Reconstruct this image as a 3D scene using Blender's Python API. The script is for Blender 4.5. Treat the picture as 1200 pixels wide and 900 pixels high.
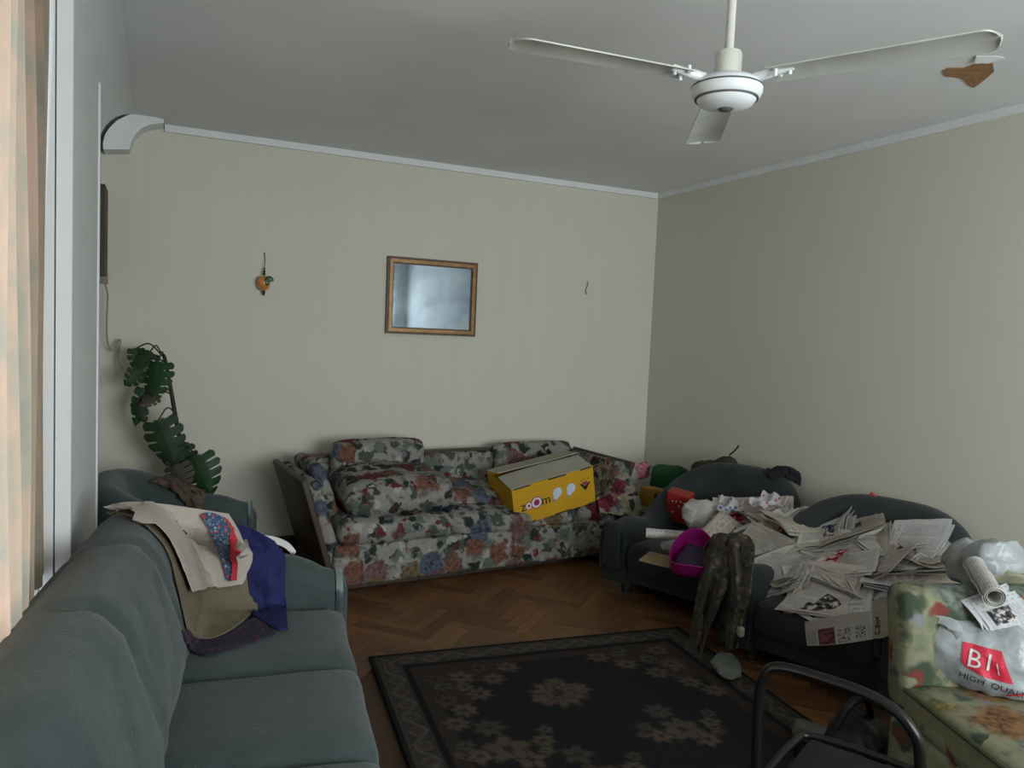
import bpy, bmesh, math, random
import numpy as np
from mathutils import Vector, Matrix, noise
from mathutils.bvhtree import BVHTree
for o in list(bpy.data.objects): bpy.data.objects.remove(o)
S = bpy.context.scene
COL = S.collection
rnd = random.Random(7)
H = 2.75                                   # ceiling height

# ------------------------------------------------------------------ camera
CAM = Vector((-3.7492, -5.3614, 1.55)); YAW, PIT, ROL, F = 0.4347, 0.0662, 0.0437, 900.0
fw = Vector((math.sin(YAW)*math.cos(PIT), math.cos(YAW)*math.cos(PIT), -math.sin(PIT)))
r0 = Vector((math.cos(YAW), -math.sin(YAW), 0)); u0 = r0.cross(fw)
cr = math.cos(ROL)*r0 + math.sin(ROL)*u0; cu = -math.sin(ROL)*r0 + math.cos(ROL)*u0
cd = bpy.data.cameras.new('camera'); cam = bpy.data.objects.new('camera', cd); COL.objects.link(cam)
cd.sensor_fit = 'HORIZONTAL'; cd.sensor_width = 36; cd.lens = 36*F/1200; cd.clip_start = 0.02
cam.matrix_world = Matrix.Translation(CAM) @ Matrix((cr, cu, -fw)).transposed().to_4x4()
S.camera = cam

# ------------------------------------------------------------------ light
S.view_settings.view_transform = 'Standard'; S.view_settings.look = 'None'
S.view_settings.gamma = 1; S.view_settings.use_curve_mapping = False
S.view_settings.exposure = 0.0
W = bpy.data.worlds.new('sky'); S.world = W; W.use_nodes = True
W.node_tree.nodes['Background'].inputs[0].default_value = (0.75, 0.86, 1.0, 1)
W.node_tree.nodes['Background'].inputs[1].default_value = 1.0
def area(name, loc, rot, sx, sy, power, col):
    l = bpy.data.lights.new(name, 'AREA'); l.shape = 'RECTANGLE'; l.size = sx; l.size_y = sy; l.energy = power; l.color = col
    o = bpy.data.objects.new(name, l); COL.objects.link(o); o.location = loc; o.rotation_euler = rot; return o
area('daylight_rear_window_offscreen', (-1.5, -7.06, 1.55), (math.radians(90), 0, 0), 2.4, 1.5, 187, (.92, .985, 1.0))
area('daylight_balcony_door_offscreen', (-4.62, -3.74, 1.35), (0, math.radians(-90), 0), 2.4, 1.68, 80, (0.92, 0.97, 1.0))

# ------------------------------------------------------------------ pixel helpers
def ray(px, py): return (px-600)/F*cr - (py-450)/F*cu + fw
def Pz(px, py, z): d = ray(px, py); return CAM + d*((z-CAM.z)/d.z)
def Px(px, py, x): d = ray(px, py); return CAM + d*((x-CAM.x)/d.x)
def Py(px, py, y): d = ray(px, py); return CAM + d*((y-CAM.y)/d.y)

# ------------------------------------------------------------------ materials
def nodes(name):
    m = bpy.data.materials.new(name); m.use_nodes = True; nt = m.node_tree
    return m, nt, nt.nodes['Principled BSDF']
def N(nt, t, **kw):
    n = nt.nodes.new(t)
    for k, v in kw.items():
        if k.startswith('i_'): n.inputs[int(k[2:])].default_value = v
        else: setattr(n, k, v)
    return n
def mth(nt, op, a, b=None, c=None):
    n = nt.nodes.new('ShaderNodeMath'); n.operation = op
    for i, v in enumerate((a, b, c)):
        if v is None: continue
        if isinstance(v, (int, float)): n.inputs[i].default_value = v
        else: nt.links.new(v, n.inputs[i])
    return n.outputs[0]
def mixc(nt, fac, a, b, blend='MIX'):
    n = nt.nodes.new('ShaderNodeMix'); n.data_type = 'RGBA'; n.blend_type = blend
    for i, v in ((0, fac), (6, a), (7, b)):
        if isinstance(v, (int, float)): n.inputs[i].default_value = v
        elif isinstance(v, tuple): n.inputs[i].default_value = (*v[:3], 1)
        else: nt.links.new(v, n.inputs[i])
    return n.outputs[2]
def ramp(nt, fac, stops, interp='LINEAR'):
    n = nt.nodes.new('ShaderNodeValToRGB'); cr_ = n.color_ramp; cr_.interpolation = interp
    while len(cr_.elements) < len(stops): cr_.elements.new(0.5)
    for e, (p, c) in zip(cr_.elements, stops): e.position = p; e.color = (*c, 1)
    nt.links.new(fac, n.inputs[0]); return n.outputs[0]
def s2l(c): return tuple((v/255/12.92 if v/255 < .04045 else ((v/255+.055)/1.055)**2.4) for v in c)
def M(name, col, rough=.8, var=.12, scale=6., bump=0., bscale=80., metal=0., spec=.3, detail=4., sheen=0.):
    m, nt, b = nodes(name)
    tc = N(nt, 'ShaderNodeTexCoord'); nz = N(nt, 'ShaderNodeTexNoise'); nz.inputs['Scale'].default_value = scale; nz.inputs['Detail'].default_value = detail
    nt.links.new(tc.outputs['Object'], nz.inputs['Vector'])
    lo = tuple(max(0, c*(1-2*var)) for c in col); hi = tuple(min(1, c*(1+2*var)) for c in col)
    nt.links.new(mixc(nt, nz.outputs['Fac'], lo, hi), b.inputs['Base Color'])
    b.inputs['Roughness'].default_value = rough; b.inputs['Metallic'].default_value = metal; b.inputs['Specular IOR Level'].default_value = spec
    if sheen: b.inputs['Sheen Weight'].default_value = sheen
    if bump:
        n2 = N(nt, 'ShaderNodeTexNoise'); n2.inputs['Scale'].default_value = bscale; n2.inputs['Detail'].default_value = 3
        nt.links.new(tc.outputs['Object'], n2.inputs['Vector'])
        bp = N(nt, 'ShaderNodeBump'); bp.inputs['Strength'].default_value = bump; bp.inputs['Distance'].default_value = .01
        nt.links.new(n2.outputs['Fac'], bp.inputs['Height']); nt.links.new(bp.outputs[0], b.inputs['Normal'])
    return m
def wallpaper(name, col, axis):
    m, nt, b = nodes(name)
    tc = N(nt, 'ShaderNodeTexCoord'); sp = N(nt, 'ShaderNodeSeparateXYZ'); nt.links.new(tc.outputs['Object'], sp.inputs[0])
    cb = N(nt, 'ShaderNodeCombineXYZ'); nt.links.new(sp.outputs[axis], cb.inputs[0])
    st = N(nt, 'ShaderNodeTexNoise'); st.inputs['Scale'].default_value = 9; st.inputs['Detail'].default_value = 5; nt.links.new(cb.outputs[0], st.inputs['Vector'])
    sp2 = N(nt, 'ShaderNodeTexNoise'); sp2.inputs['Scale'].default_value = 1.3; sp2.inputs['Detail'].default_value = 3; nt.links.new(tc.outputs['Object'], sp2.inputs['Vector'])
    lo = tuple(c*.95 for c in col); hi = tuple(min(1, c*1.04) for c in col)
    c1 = mixc(nt, st.outputs['Fac'], lo, hi)
    c2 = mixc(nt, mth(nt, 'MULTIPLY', sp2.outputs['Fac'], .25), c1, (col[0]*.8, col[1]*.76, col[2]*.66))
    nt.links.new(c2, b.inputs['Base Color']); b.inputs['Roughness'].default_value = .7; b.inputs['Specular IOR Level'].default_value = .2
    fz = N(nt, 'ShaderNodeTexNoise'); fz.inputs['Scale'].default_value = 140; nt.links.new(tc.outputs['Object'], fz.inputs['Vector'])
    bp = N(nt, 'ShaderNodeBump'); bp.inputs['Strength'].default_value = .12; bp.inputs['Distance'].default_value = .004
    nt.links.new(fz.outputs['Fac'], bp.inputs['Height']); nt.links.new(bp.outputs[0], b.inputs['Normal'])
    return m
PAL = ((.20, .035, .06), (.27, .13, .09), (.13, .16, .22), (.26, .15, .14), (.24, .18, .10))
def floral(name, bg, s1=7., k=1., leaf=((.03, .045, .04), (.09, .11, .09)), bump=.25, pal=PAL, thr=.48, soft=0.):
    """printed upholstery: cream ground, leaves, big blooms in red, orange and blue"""
    m, nt, b = nodes(name)
    tc = N(nt, 'ShaderNodeTexCoord')
    nz = N(nt, 'ShaderNodeTexNoise'); nz.inputs['Scale'].default_value = 16; nz.inputs['Detail'].default_value = 2; nt.links.new(tc.outputs['Object'], nz.inputs['Vector'])
    ma = N(nt, 'ShaderNodeVectorMath', operation='MULTIPLY_ADD'); nt.links.new(nz.outputs['Color'], ma.inputs[0]); ma.inputs[1].default_value = (.11,)*3; nt.links.new(tc.outputs['Object'], ma.inputs[2])
    def vor(scale, off, lo, hi, thr):
        mp = N(nt, 'ShaderNodeMapping'); mp.inputs[1].default_value = off; nt.links.new(ma.outputs[0], mp.inputs[0])
        v = N(nt, 'ShaderNodeTexVoronoi'); v.inputs['Scale'].default_value = scale; nt.links.new(mp.outputs[0], v.inputs['Vector'])
        sc = N(nt, 'ShaderNodeSeparateColor'); nt.links.new(v.outputs['Color'], sc.inputs[0])
        mr = N(nt, 'ShaderNodeMapRange', interpolation_type='SMOOTHSTEP'); mr.inputs[1].default_value = hi+soft; mr.inputs[2].default_value = lo-soft; nt.links.new(v.outputs['Distance'], mr.inputs[0])
        return mth(nt, 'MULTIPLY', mr.outputs[0], mth(nt, 'GREATER_THAN', sc.outputs[0], thr)), sc.outputs[1], v.outputs['Distance']
    fine = N(nt, 'ShaderNodeTexNoise'); fine.inputs['Scale'].default_value = 42; fine.inputs['Detail'].default_value = 3; nt.links.new(tc.outputs['Object'], fine.inputs['Vector'])
    fsh = ramp(nt, fine.outputs['Fac'], [(.3, (.35, .35, .35)), (.62, (1.0, 1.0, 1.0))])
    base = mixc(nt, fine.outputs['Fac'], tuple(c*.75 for c in bg), tuple(c*1.2 for c in bg))
    ml, rl, _ = vor(s1*1.6, (3.1, 1.7, .4), .44, .56, .12)
    lc = ramp(nt, rl, [(0, leaf[0]), (.55, leaf[1]), (.8, tuple(c*1.8 for c in leaf[1]))], 'CONSTANT')
    c = mixc(nt, ml, base, lc)
    m3, r3, _ = vor(s1*2.4, (.7, 4.1, 2.2), .30, .44, .30)
    c = mixc(nt, m3, c, ramp(nt, r3, [(0, tuple(q*.8 for q in pal[0])), (.25, (.19, .20, .21)), (.5, tuple(q*1.35 for q in bg)), (.75, (.08, .095, .08))], 'CONSTANT'))
    m1, r1, d1 = vor(s1*.92, (0, 0, 0), .46, .56, thr)
    fc = ramp(nt, r1, [(p_, c_) for p_, c_ in zip((0, .22, .44, .60, .78), pal)], 'CONSTANT')
    fc = mixc(nt, 1., fc, fsh, 'MULTIPLY')
    eye = mth(nt, 'LESS_THAN', d1, .09); fc = mixc(nt, eye, fc, (.04, .03, .03))
    c = mixc(nt, m1, c, fc)
    c = mixc(nt, 1., c, (k, k, k), 'MULTIPLY')
    nt.links.new(c, b.inputs['Base Color']); b.inputs['Roughness'].default_value = .85; b.inputs['Specular IOR Level'].default_value = .15
    bp = N(nt, 'ShaderNodeBump'); bp.inputs['Strength'].default_value = bump; bp.inputs['Distance'].default_value = .01
    n4 = N(nt, 'ShaderNodeTexNoise'); n4.inputs['Scale'].default_value = 12; nt.links.new(tc.outputs['Object'], n4.inputs['Vector'])
    nt.links.new(n4.outputs['Fac'], bp.inputs['Height']); nt.links.new(bp.outputs[0], b.inputs['Normal'])
    return m
def newsprint(name, paper, photo, seed, cols=4):
    """printed page: columns of text lines, a headline band and one photograph block (uv)"""
    m, nt, b = nodes(name)
    tc = N(nt, 'ShaderNodeTexCoord'); sp = N(nt, 'ShaderNodeSeparateXYZ'); nt.links.new(tc.outputs['UV'], sp.inputs[0])
    u, v = sp.outputs[0], sp.outputs[1]
    oi = N(nt, 'ShaderNodeObjectInfo'); rn = oi.outputs['Random']
    def fr(x): return mth(nt, 'FRACT', x)
    def between(x, a, c): return mth(nt, 'MULTIPLY', mth(nt, 'GREATER_THAN', x, a), mth(nt, 'LESS_THAN', x, c))
    line = mth(nt, 'LESS_THAN', fr(mth(nt, 'MULTIPLY', v, 52)), .52)
    cb = N(nt, 'ShaderNodeCombineXYZ'); nt.links.new(mth(nt, 'MULTIPLY', u, 55), cb.inputs[0]); nt.links.new(mth(nt, 'FLOOR', mth(nt, 'MULTIPLY', v, 34)), cb.inputs[1]); nt.links.new(mth(nt, 'MULTIPLY', rn, 50), cb.inputs[2])
    nz = N(nt, 'ShaderNodeTexNoise'); nz.inputs['Scale'].default_value = 1; nt.links.new(cb.outputs[0], nz.inputs['Vector'])
    colm = between(fr(mth(nt, 'MULTIPLY', u, cols)), .07, .93)
    text = mth(nt, 'MULTIPLY', mth(nt, 'MULTIPLY', line, mth(nt, 'GREATER_THAN', nz.outputs['Fac'], .42)), colm)
    marg = mth(nt, 'MULTIPLY', between(u, .05, .95), between(v, .04, .96))
    hb = 0.78
    cb2 = N(nt, 'ShaderNodeCombineXYZ'); nt.links.new(mth(nt, 'MULTIPLY', u, 17), cb2.inputs[0]); nt.links.new(mth(nt, 'FLOOR', mth(nt, 'MULTIPLY', v, 11)), cb2.inputs[1]); nt.links.new(mth(nt, 'MULTIPLY', rn, 90), cb2.inputs[2])
    nz2 = N(nt, 'ShaderNodeTexNoise'); nz2.inputs['Scale'].default_value = 1; nt.links.new(cb2.outputs[0], nz2.inputs['Vector'])
    head = mth(nt, 'MULTIPLY', mth(nt, 'GREATER_THAN', nz2.outputs['Fac'], .50), between(fr(mth(nt, 'MULTIPLY', v, 11)), .25, .75))
    isH = mth(nt, 'GREATER_THAN', v, hb)
    ink = mixc(nt, isH, text, head)
    ink = mth(nt, 'MULTIPLY', ink, marg)
    big = N(nt, 'ShaderNodeTexNoise'); big.inputs['Scale'].default_value = 5; nt.links.new(tc.outputs['UV'], big.inputs['Vector'])
    pc = mixc(nt, big.outputs['Fac'], tuple(c*.86 for c in paper), tuple(min(1, c*1.08) for c in paper))
    c = mixc(nt, mth(nt, 'MULTIPLY', ink, .40), pc, (.06, .06, .065))
    # photograph
    a0 = mth(nt, 'ADD', mth(nt, 'MULTIPLY', fr(mth(nt, 'MULTIPLY', rn, 7.31+seed)), .5), .07)
    b0 = mth(nt, 'ADD', mth(nt, 'MULTIPLY', fr(mth(nt, 'MULTIPLY', rn, 13.7+seed)), .4), .12)
    du = mth(nt, 'SUBTRACT', u, a0); dv = mth(nt, 'SUBTRACT', v, b0)
    pm = mth(nt, 'MULTIPLY', between(du, 0, .40), between(dv, 0, .30))
    pn = N(nt, 'ShaderNodeTexNoise'); pn.inputs['Scale'].default_value = 11; pn.inputs['Detail'].default_value = 4; nt.links.new(tc.outputs['UV'], pn.inputs['Vector'])
    ph = ramp(nt, pn.outputs['Fac'], [(.38, tuple(p*.25 for p in photo)), (.5, photo), (.62, (.45, .42, .38))])
    c = mixc(nt, pm, c, ph)
    nt.links.new(c, b.inputs['Base Color']); b.inputs['Roughness'].default_value = .8; b.inputs['Specular IOR Level'].default_value = .15
    return m
def attr_mat(name, rough=.95, bump=.4, bscale=220):
    m, nt, b = nodes(name)
    a = N(nt, 'ShaderNodeVertexColor'); a.layer_name = 'col'
    tc = N(nt, 'ShaderNodeTexCoord'); nz = N(nt, 'ShaderNodeTexNoise'); nz.inputs['Scale'].default_value = 90; nt.links.new(tc.outputs['Object'], nz.inputs['Vector'])
    c = mixc(nt, .5, a.outputs[0], mixc(nt, 1., a.outputs[0], ramp(nt, nz.outputs['Fac'], [(.3, (.4, .4, .4)), (.7, (1, 1, 1))]), 'MULTIPLY'))
    nt.links.new(c, b.inputs['Base Color']); b.inputs['Roughness'].default_value = rough; b.inputs['Specular IOR Level'].default_value = .1
    n2 = N(nt, 'ShaderNodeTexNoise'); n2.inputs['Scale'].default_value = bscale; nt.links.new(tc.outputs['Object'], n2.inputs['Vector'])
    bp = N(nt, 'ShaderNodeBump'); bp.inputs['Strength'].default_value = bump; bp.inputs['Distance'].default_value = .006
    nt.links.new(n2.outputs['Fac'], bp.inputs['Height']); nt.links.new(bp.outputs[0], b.inputs['Normal'])
    return m

# ------------------------------------------------------------------ mesh helpers
class MB:
    def __init__(s): s.v = []; s.f = []; s.uv = {}
    def add(s, vs, fs, uv=None):
        o = len(s.v); s.v += [Vector(p) for p in vs]
        for i, f in enumerate(fs):
            if uv: s.uv[len(s.f)] = [uv[k] for k in f]
            s.f.append([o+k for k in f])
        return s
    def box(s, c, d, rot=None):
        x, y, z = (k/2 for k in d); P = [Vector((a*x, b*y, e*z)) for a in (-1, 1) for b in (-1, 1) for e in (-1, 1)]
        if rot is not None: P = [rot @ p for p in P]
        return s.add([p+Vector(c) for p in P], [(0, 1, 3, 2), (4, 6, 7, 5), (0, 4, 5, 1), (2, 3, 7, 6), (0, 2, 6, 4), (1, 5, 7, 3)])
    def rbox(s, c, d, r, n=6, rot=None, puff=(0, 0, 0), wr=0., wf=6., seed=0, sag=0., fn=None):
        """rounded (and puffed, wrinkled) box"""
        h = Vector(d)/2; r = min(r, *(k*.98 for k in h))
        key = {}; vs = []; fs = []
        def cuts(hh):
            k = max(2, int(n)); inner = [-(hh-r)+2*(hh-r)*i/k for i in range(k+1)]
            return [-hh, -hh+r*.3] + inner + [hh-r*.3, hh]
        cx, cy, cz = cuts(h.x), cuts(h.y), cuts(h.z)
        def vid(p):
            kk = tuple(round(q, 6) for q in p)
            if kk in key: return key[kk]
            inn = Vector([max(-(h[i]-r), min(h[i]-r, p[i])) for i in range(3)]); dlt = Vector(p)-inn
            q = inn + dlt.normalized()*r if dlt.length > 1e-9 else Vector(p)
            a, b_, e = q.x/h.x, q.y/h.y, q.z/h.z
            q2 = Vector((q.x*(1+puff[0]*(1-b_*b_)*(1-e*e)), q.y*(1+puff[1]*(1-a*a)*(1-e*e)), q.z*(1+puff[2]*(1-a*a)*(1-b_*b_))))
            if sag and e > 0: q2.z -= sag*(1-a*a)*(1-b_*b_)
            if wr:
                nv = noise.noise_vector(q2*wf+Vector((seed*3.7, seed*1.3, seed*7.1))); q2 += nv*wr
                nv = noise.noise_vector(q2*wf*2.7+Vector((seed*1.7, seed*5.3, seed*2.1))); q2 += nv*wr*.4
            if fn: q2 = fn(q2)
            if rot is not None: q2 = rot @ q2
            key[kk] = len(vs); vs.append(q2+Vector(c)); return key[kk]
        for ax in range(3):
            A = (cx, cy, cz); i, j = [k for k in range(3) if k != ax]
            for sg in (-1, 1):
                for p in range(len(A[i])-1):
                    for q in range(len(A[j])-1):
                        quad = []
                        for (pp, qq) in ((p, q), (p+1, q), (p+1, q+1), (p, q+1)):
                            w = [0, 0, 0]; w[ax] = sg*h[ax]; w[i] = A[i][pp]; w[j] = A[j][qq]; quad.append(vid(w))
                        if len(set(quad)) < 3: continue
                        if (sg > 0) != (ax != 1): quad.reverse()
                        fs.append(quad)
        return s.add(vs, fs)
    def tube(s, pts, r, n=8, cap=True):
        pts = [Vector(p) for p in pts]; rs = r if isinstance(r, (list, tuple)) else [r]*len(pts)
        vs = []; up = None
        for i, p in enumerate(pts):
            t = (pts[min(i+1, len(pts)-1)]-pts[max(i-1, 0)]).normalized()
            if up is None: up = t.orthogonal().normalized()
            up = (up - t*up.dot(t)).normalized(); bt = t.cross(up)
            for k in range(n):
                a = 2*math.pi*k/n; vs.append(p+(up*math.cos(a)+bt*math.sin(a))*rs[i])
        fs = [(i*n+k, i*n+(k+1) % n, (i+1)*n+(k+1) % n, (i+1)*n+k) for i in range(len(pts)-1) for k in range(n)]
        if cap: fs += [tuple(reversed(range(n))), tuple(range((len(pts)-1)*n, len(pts)*n))]
        return s.add(vs, fs)
    def lathe(s, prof, c=(0, 0, 0), n=32, rot=None):
        vs = []
        for (r, z) in prof:
            for k in range(n):
                a = 2*math.pi*k/n; p = Vector((r*math.cos(a), r*math.sin(a), z)); vs.append((rot @ p if rot is not None else p)+Vector(c))
        m = len(prof)
        fs = [(i*n+k, i*n+(k+1) % n, (i+1)*n+(k+1) % n, (i+1)*n+k) for i in range(m-1) for k in range(n)]
        fs += [tuple(reversed(range(n))), tuple(range((m-1)*n, m*n))]
        return s.add(vs, fs)
    def grid(s, P, th=0., uvs=True):
        """P[i][j] -> Vector; optional thickness along normals, closed rim"""
        nu, nv = len(P), len(P[0]); top = [Vector(P[i][j]) for i in range(nu) for j in range(nv)]
        uv = [(i/(nu-1), j/(nv-1)) for i in range(nu) for j in range(nv)]
        q = [(i*nv+j, (i+1)*nv+j, (i+1)*nv+j+1, i*nv+j+1) for i in range(nu-1) for j in range(nv-1)]
        if not th: return s.add(top, q, uv)
        nr = []
        for i in range(nu):
            for j in range(nv):
                a = top[min(i+1, nu-1)*nv+j]-top[max(i-1, 0)*nv+j]; b = top[i*nv+min(j+1, nv-1)]-top[i*nv+max(j-1, 0)]
                c = a.cross(b); nr.append(c.normalized() if c.length > 1e-12 else Vector((0, 0, 1)))
        bot = [p-n_*th for p, n_ in zip(top, nr)]; K = nu*nv
        fs = q+[tuple(K+k for k in reversed(f)) for f in q]
        rim = [i*nv for i in range(nu)]+[(nu-1)*nv+j for j in range(1, nv)]+[i*nv+nv-1 for i in range(nu-2, -1, -1)]+[j for j in range(nv-2, 0, -1)]
        for a, b in zip(rim, rim[1:]+rim[:1]): fs.append((b, a, K+a, K+b))
        return s.add(top+bot, fs, uv+uv)
    def prism(s, poly, ext):
        """closed polygon (list of Vector) extruded by vector ext"""
        n = len(poly); P = [Vector(p) for p in poly]; E = Vector(ext)
        return s.add(P+[p+E for p in P], [tuple(range(n)), tuple(reversed(range(n, 2*n)))]+[((k+1) % n, k, n+k, n+(k+1) % n) for k in range(n)])
def obj(name, mb, mat, parent=None, smooth=True, world=False, label=None):
    me = bpy.data.meshes.new(name)
    vs = mb.v
    if world and parent is not None:
        inv = parent.matrix_basis.inverted(); vs = [inv @ p for p in vs]
    me.from_pydata([tuple(p) for p in vs], [], mb.f)
    if mb.uv:
        ul = me.uv_layers.new(name='UVMap')
        for k, poly in enumerate(me.polygons):
            if k in mb.uv:
                for li, t in zip(poly.loop_indices, mb.uv[k]): ul.data[li].uv = t
    me.materials.append(mat)
    bm = bmesh.new(); bm.from_mesh(me); bmesh.ops.recalc_face_normals(bm, faces=bm.faces); bm.to_mesh(me); bm.free()
    if smooth:
        me.shade_smooth()
        try: me.set_sharp_from_angle(angle=math.radians(48))
        except Exception: pass
    o = bpy.data.objects.new(name, me); COL.objects.link(o)
    if parent is not None: o.parent = parent
    if label: o['label'] = label
    return o
def thing(name, label, cat, loc=(0, 0, 0), rz=0., group=None):
    o = bpy.data.objects.new(name, None); COL.objects.link(o); o.empty_display_size = .1
    o.matrix_basis = Matrix.Translation(Vector(loc)) @ Matrix.Rotation(rz, 4, 'Z')
    o['label'] = label; o['category'] = cat
    if group: o['group'] = group
    return o
def tag(o, label, cat, group=None):
    o['label'] = label; o['category'] = cat
    if group: o['group'] = group
    return o
def struct(o): o['kind'] = 'structure'; return o
def smooth_path(pts, k=6):
    pts = [Vector(p) for p in pts]; out = []
    for i in range(len(pts)-1):
        p0, p1, p2, p3 = pts[max(i-1, 0)], pts[i], pts[i+1], pts[min(i+2, len(pts)-1)]
        for j in range(k):
            t = j/k; out.append(.5*((2*p1)+(p2-p0)*t+(2*p0-5*p1+4*p2-p3)*t*t+(3*p1-p0-3*p2+p3)*t**3))
    return out+[pts[-1]]
def lerp(a, b, t): return a+(b-a)*t
def sstep(a, b, x): t = max(0, min(1, (x-a)/(b-a))); return t*t*(3-2*t)
def RX(a): return Matrix.Rotation(math.radians(a), 3, 'X')
def RY(a): return Matrix.Rotation(math.radians(a), 3, 'Y')
def RZ(a): return Matrix.Rotation(math.radians(a), 3, 'Z')
def bvh(objs):
    vs = []; fs = []
    for o in objs:
        mw = (o.parent.matrix_basis if o.parent else Matrix.Identity(4)) @ o.matrix_basis; k = len(vs)
        vs += [mw @ v.co for v in o.data.vertices]; fs += [[k+i for i in p.vertices] for p in o.data.polygons]
    return BVHTree.FromPolygons(vs, fs)
def spline_grid(ctrl, nu, nv):
    rows = []
    for r in ctrl:
        p = smooth_path([Vector((*q, 0)[:3]) for q in r], 12); rows.append([p[int(round(i*(len(p)-1)/(nv-1)))] for i in range(nv)])
    out = []
    cols = [smooth_path([rows[i][j] for i in range(len(rows))], 12) for j in range(nv)]
    return [[cols[j][int(round(i*(len(cols[j])-1)/(nu-1)))] for j in range(nv)] for i in range(nu)]
def drape(ctrl, tree, off, nu=22, nv=22, zfall=.7, it=3, wr=.006, wf=9., seed=1, th=.006):
    """cloth lying on what the tree holds: footprint given by directions, settled on the surfaces, smoothed and wrinkled"""
    G = spline_grid(ctrl, nu, nv); P = []; last = None
    for i in range(nu):
        row = []
        for j in range(nv):
            d = ray(G[i][j].x, G[i][j].y).normalized(); h = tree.ray_cast(CAM, d)
            row.append((h[0]+h[1]*off*(1 if h[1].dot(d) < 0 else -1)) if h[0] is not None else None)
        P.append(row)
    for i in range(nu):
        for j in range(nv):
            if P[i][j] is None:
                best = None
                for a in range(nu):
                    for b in range(nv):
                        if P[a][b] is not None and (best is None or (a-i)**2+(b-j)**2 < best[0]): best = ((a-i)**2+(b-j)**2, P[a][b])
                dist = (best[1]-CAM).length if best else 2.5
                P[i][j] = CAM+ray(G[i][j].x, G[i][j].y).normalized()*dist
    for _ in range(it):
        Q = [[p.copy() for p in r] for r in P]
        for i in range(nu):
            for j in range(nv):
                nb = [Q[a][b] for a, b in ((i-1, j), (i+1, j), (i, j-1), (i, j+1)) if 0 <= a < nu and 0 <= b < nv]
                av = sum(nb, Vector())/len(nb); d0 = (Q[i][j]-CAM); L = lerp(d0.length, min(d0.length, (av-CAM).length), .8)
                P[i][j] = CAM+d0.normalized()*L
    for i in range(nu):
        for j in range(nv):
            p = P[i][j]; d = (CAM-p).normalized(); w = noise.noise(p*wf+Vector((seed, seed*2, 0)))+.5*noise.noise(p*wf*2.3+Vector((seed, 0, seed)))
            P[i][j] = p+d*(abs(w)*wr*2)
    return MB().grid(P, th)

# ------------------------------------------------------------------ palette
m_wall_b = wallpaper('cream_wallpaper_back', (.615, .60, .525), 0)
m_wall_r = wallpaper('cream_wallpaper_right', (.615, .60, .525), 1)
m_wall_p = M('off_white_plaster_wall', (.62, .61, .56), .8, .05, 3)
m_ceil = M('white_ceiling_plaster', (.72, .735, .735), .85, .06, 1.6, bump=.08, bscale=30)
m_trim = M('white_cornice_paint', (.70, .72, .72), .7, .04, 4)
m_gloss = M('white_gloss_paint', (.72, .75, .76), .35, .04, 3, spec=.5)
m_lam = M('pale_grey_laminate', (.60, .61, .60), .75, .03, 2, spec=.15)
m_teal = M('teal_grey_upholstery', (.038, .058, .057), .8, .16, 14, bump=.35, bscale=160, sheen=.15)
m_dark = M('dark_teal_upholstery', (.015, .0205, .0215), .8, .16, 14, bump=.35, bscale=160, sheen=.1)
m_chrome = M('brushed_chrome', (.40, .52, .56), .28, .05, 8, metal=.9)
m_wood = M('dark_brown_wood', (.055, .038, .028), .55, .3, 5)
m_foot = M('black_plastic', (.02, .02, .02), .5, .1, 5)
m_flor = floral('floral_upholstery', (.37, .36, .32), k=.60, soft=.03)
m_flor2 = floral('painterly_floral_upholstery', (.22, .22, .14), s1=5., k=.85, leaf=((.045, .065, .04), (.14, .16, .10)), pal=((.20, .05, .04), (.24, .13, .06), (.17, .20, .17), (.22, .17, .10), (.26, .20, .07)), thr=.40, soft=.07)

# ------------------------------------------------------------------ room shell
def slab(name, lo, hi, mat): 
    lo, hi = Vector(lo), Vector(hi); return struct(obj(name, MB().box((lo+hi)/2, hi-lo), mat, smooth=False))
XL, YR = -4.3, -7.0
m_sub = M('dark_floor_bed', (.055, .03, .017), .6, .2, 3)
floor = slab('floor', (XL-.1, YR-.1, -.12), (.1, .1, -.007), m_sub)
ceiling = slab('ceiling', (XL-.1, YR-.1, H), (.1, .1, H+.12), m_ceil)
slab('wall_back', (XL-.1, 0, -.12), (.1, .1, H), m_wall_b)
slab('wall_right', (0, YR-.1, -.12), (.1, 0, H), m_wall_r)
# left wall: balcony door opening y -4.6..-2.86
lw = MB()
def bb(m, lo, hi): m.box((Vector(lo)+Vector(hi))/2, Vector(hi)-Vector(lo))
bb(lw, (XL-.1, -1.5, -.12), (-4.07, 0, H)); bb(lw, (XL-.1, -2.52, -.12), (-4.09, -1.5, H))
bb(lw, (XL-.1, -2.86, -.12), (XL, -2.52, H)); bb(lw, (XL-.1, -4.6, 2.5), (XL, -2.86, H)); bb(lw, (XL-.1, YR, -.12), (XL, -4.6, H)); bb(lw, (XL-.1, -4.6, -.12), (XL, -2.86, .05))
struct(obj('wall_left', lw, m_wall_p, smooth=False))
rw = MB()                                  # rear wall with a window, behind the viewer
bb(rw, (XL, YR-.1, -.12), (-2.75, YR, H)); bb(rw, (-.25, YR-.1, -.12), (0, YR, H)); bb(rw, (-2.75, YR-.1, -.12), (-.25, YR, .78)); bb(rw, (-2.75, YR-.1, 2.32), (-.25, YR, H))
struct(obj('wall_rear', rw, m_wall_p, smooth=False))
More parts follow.
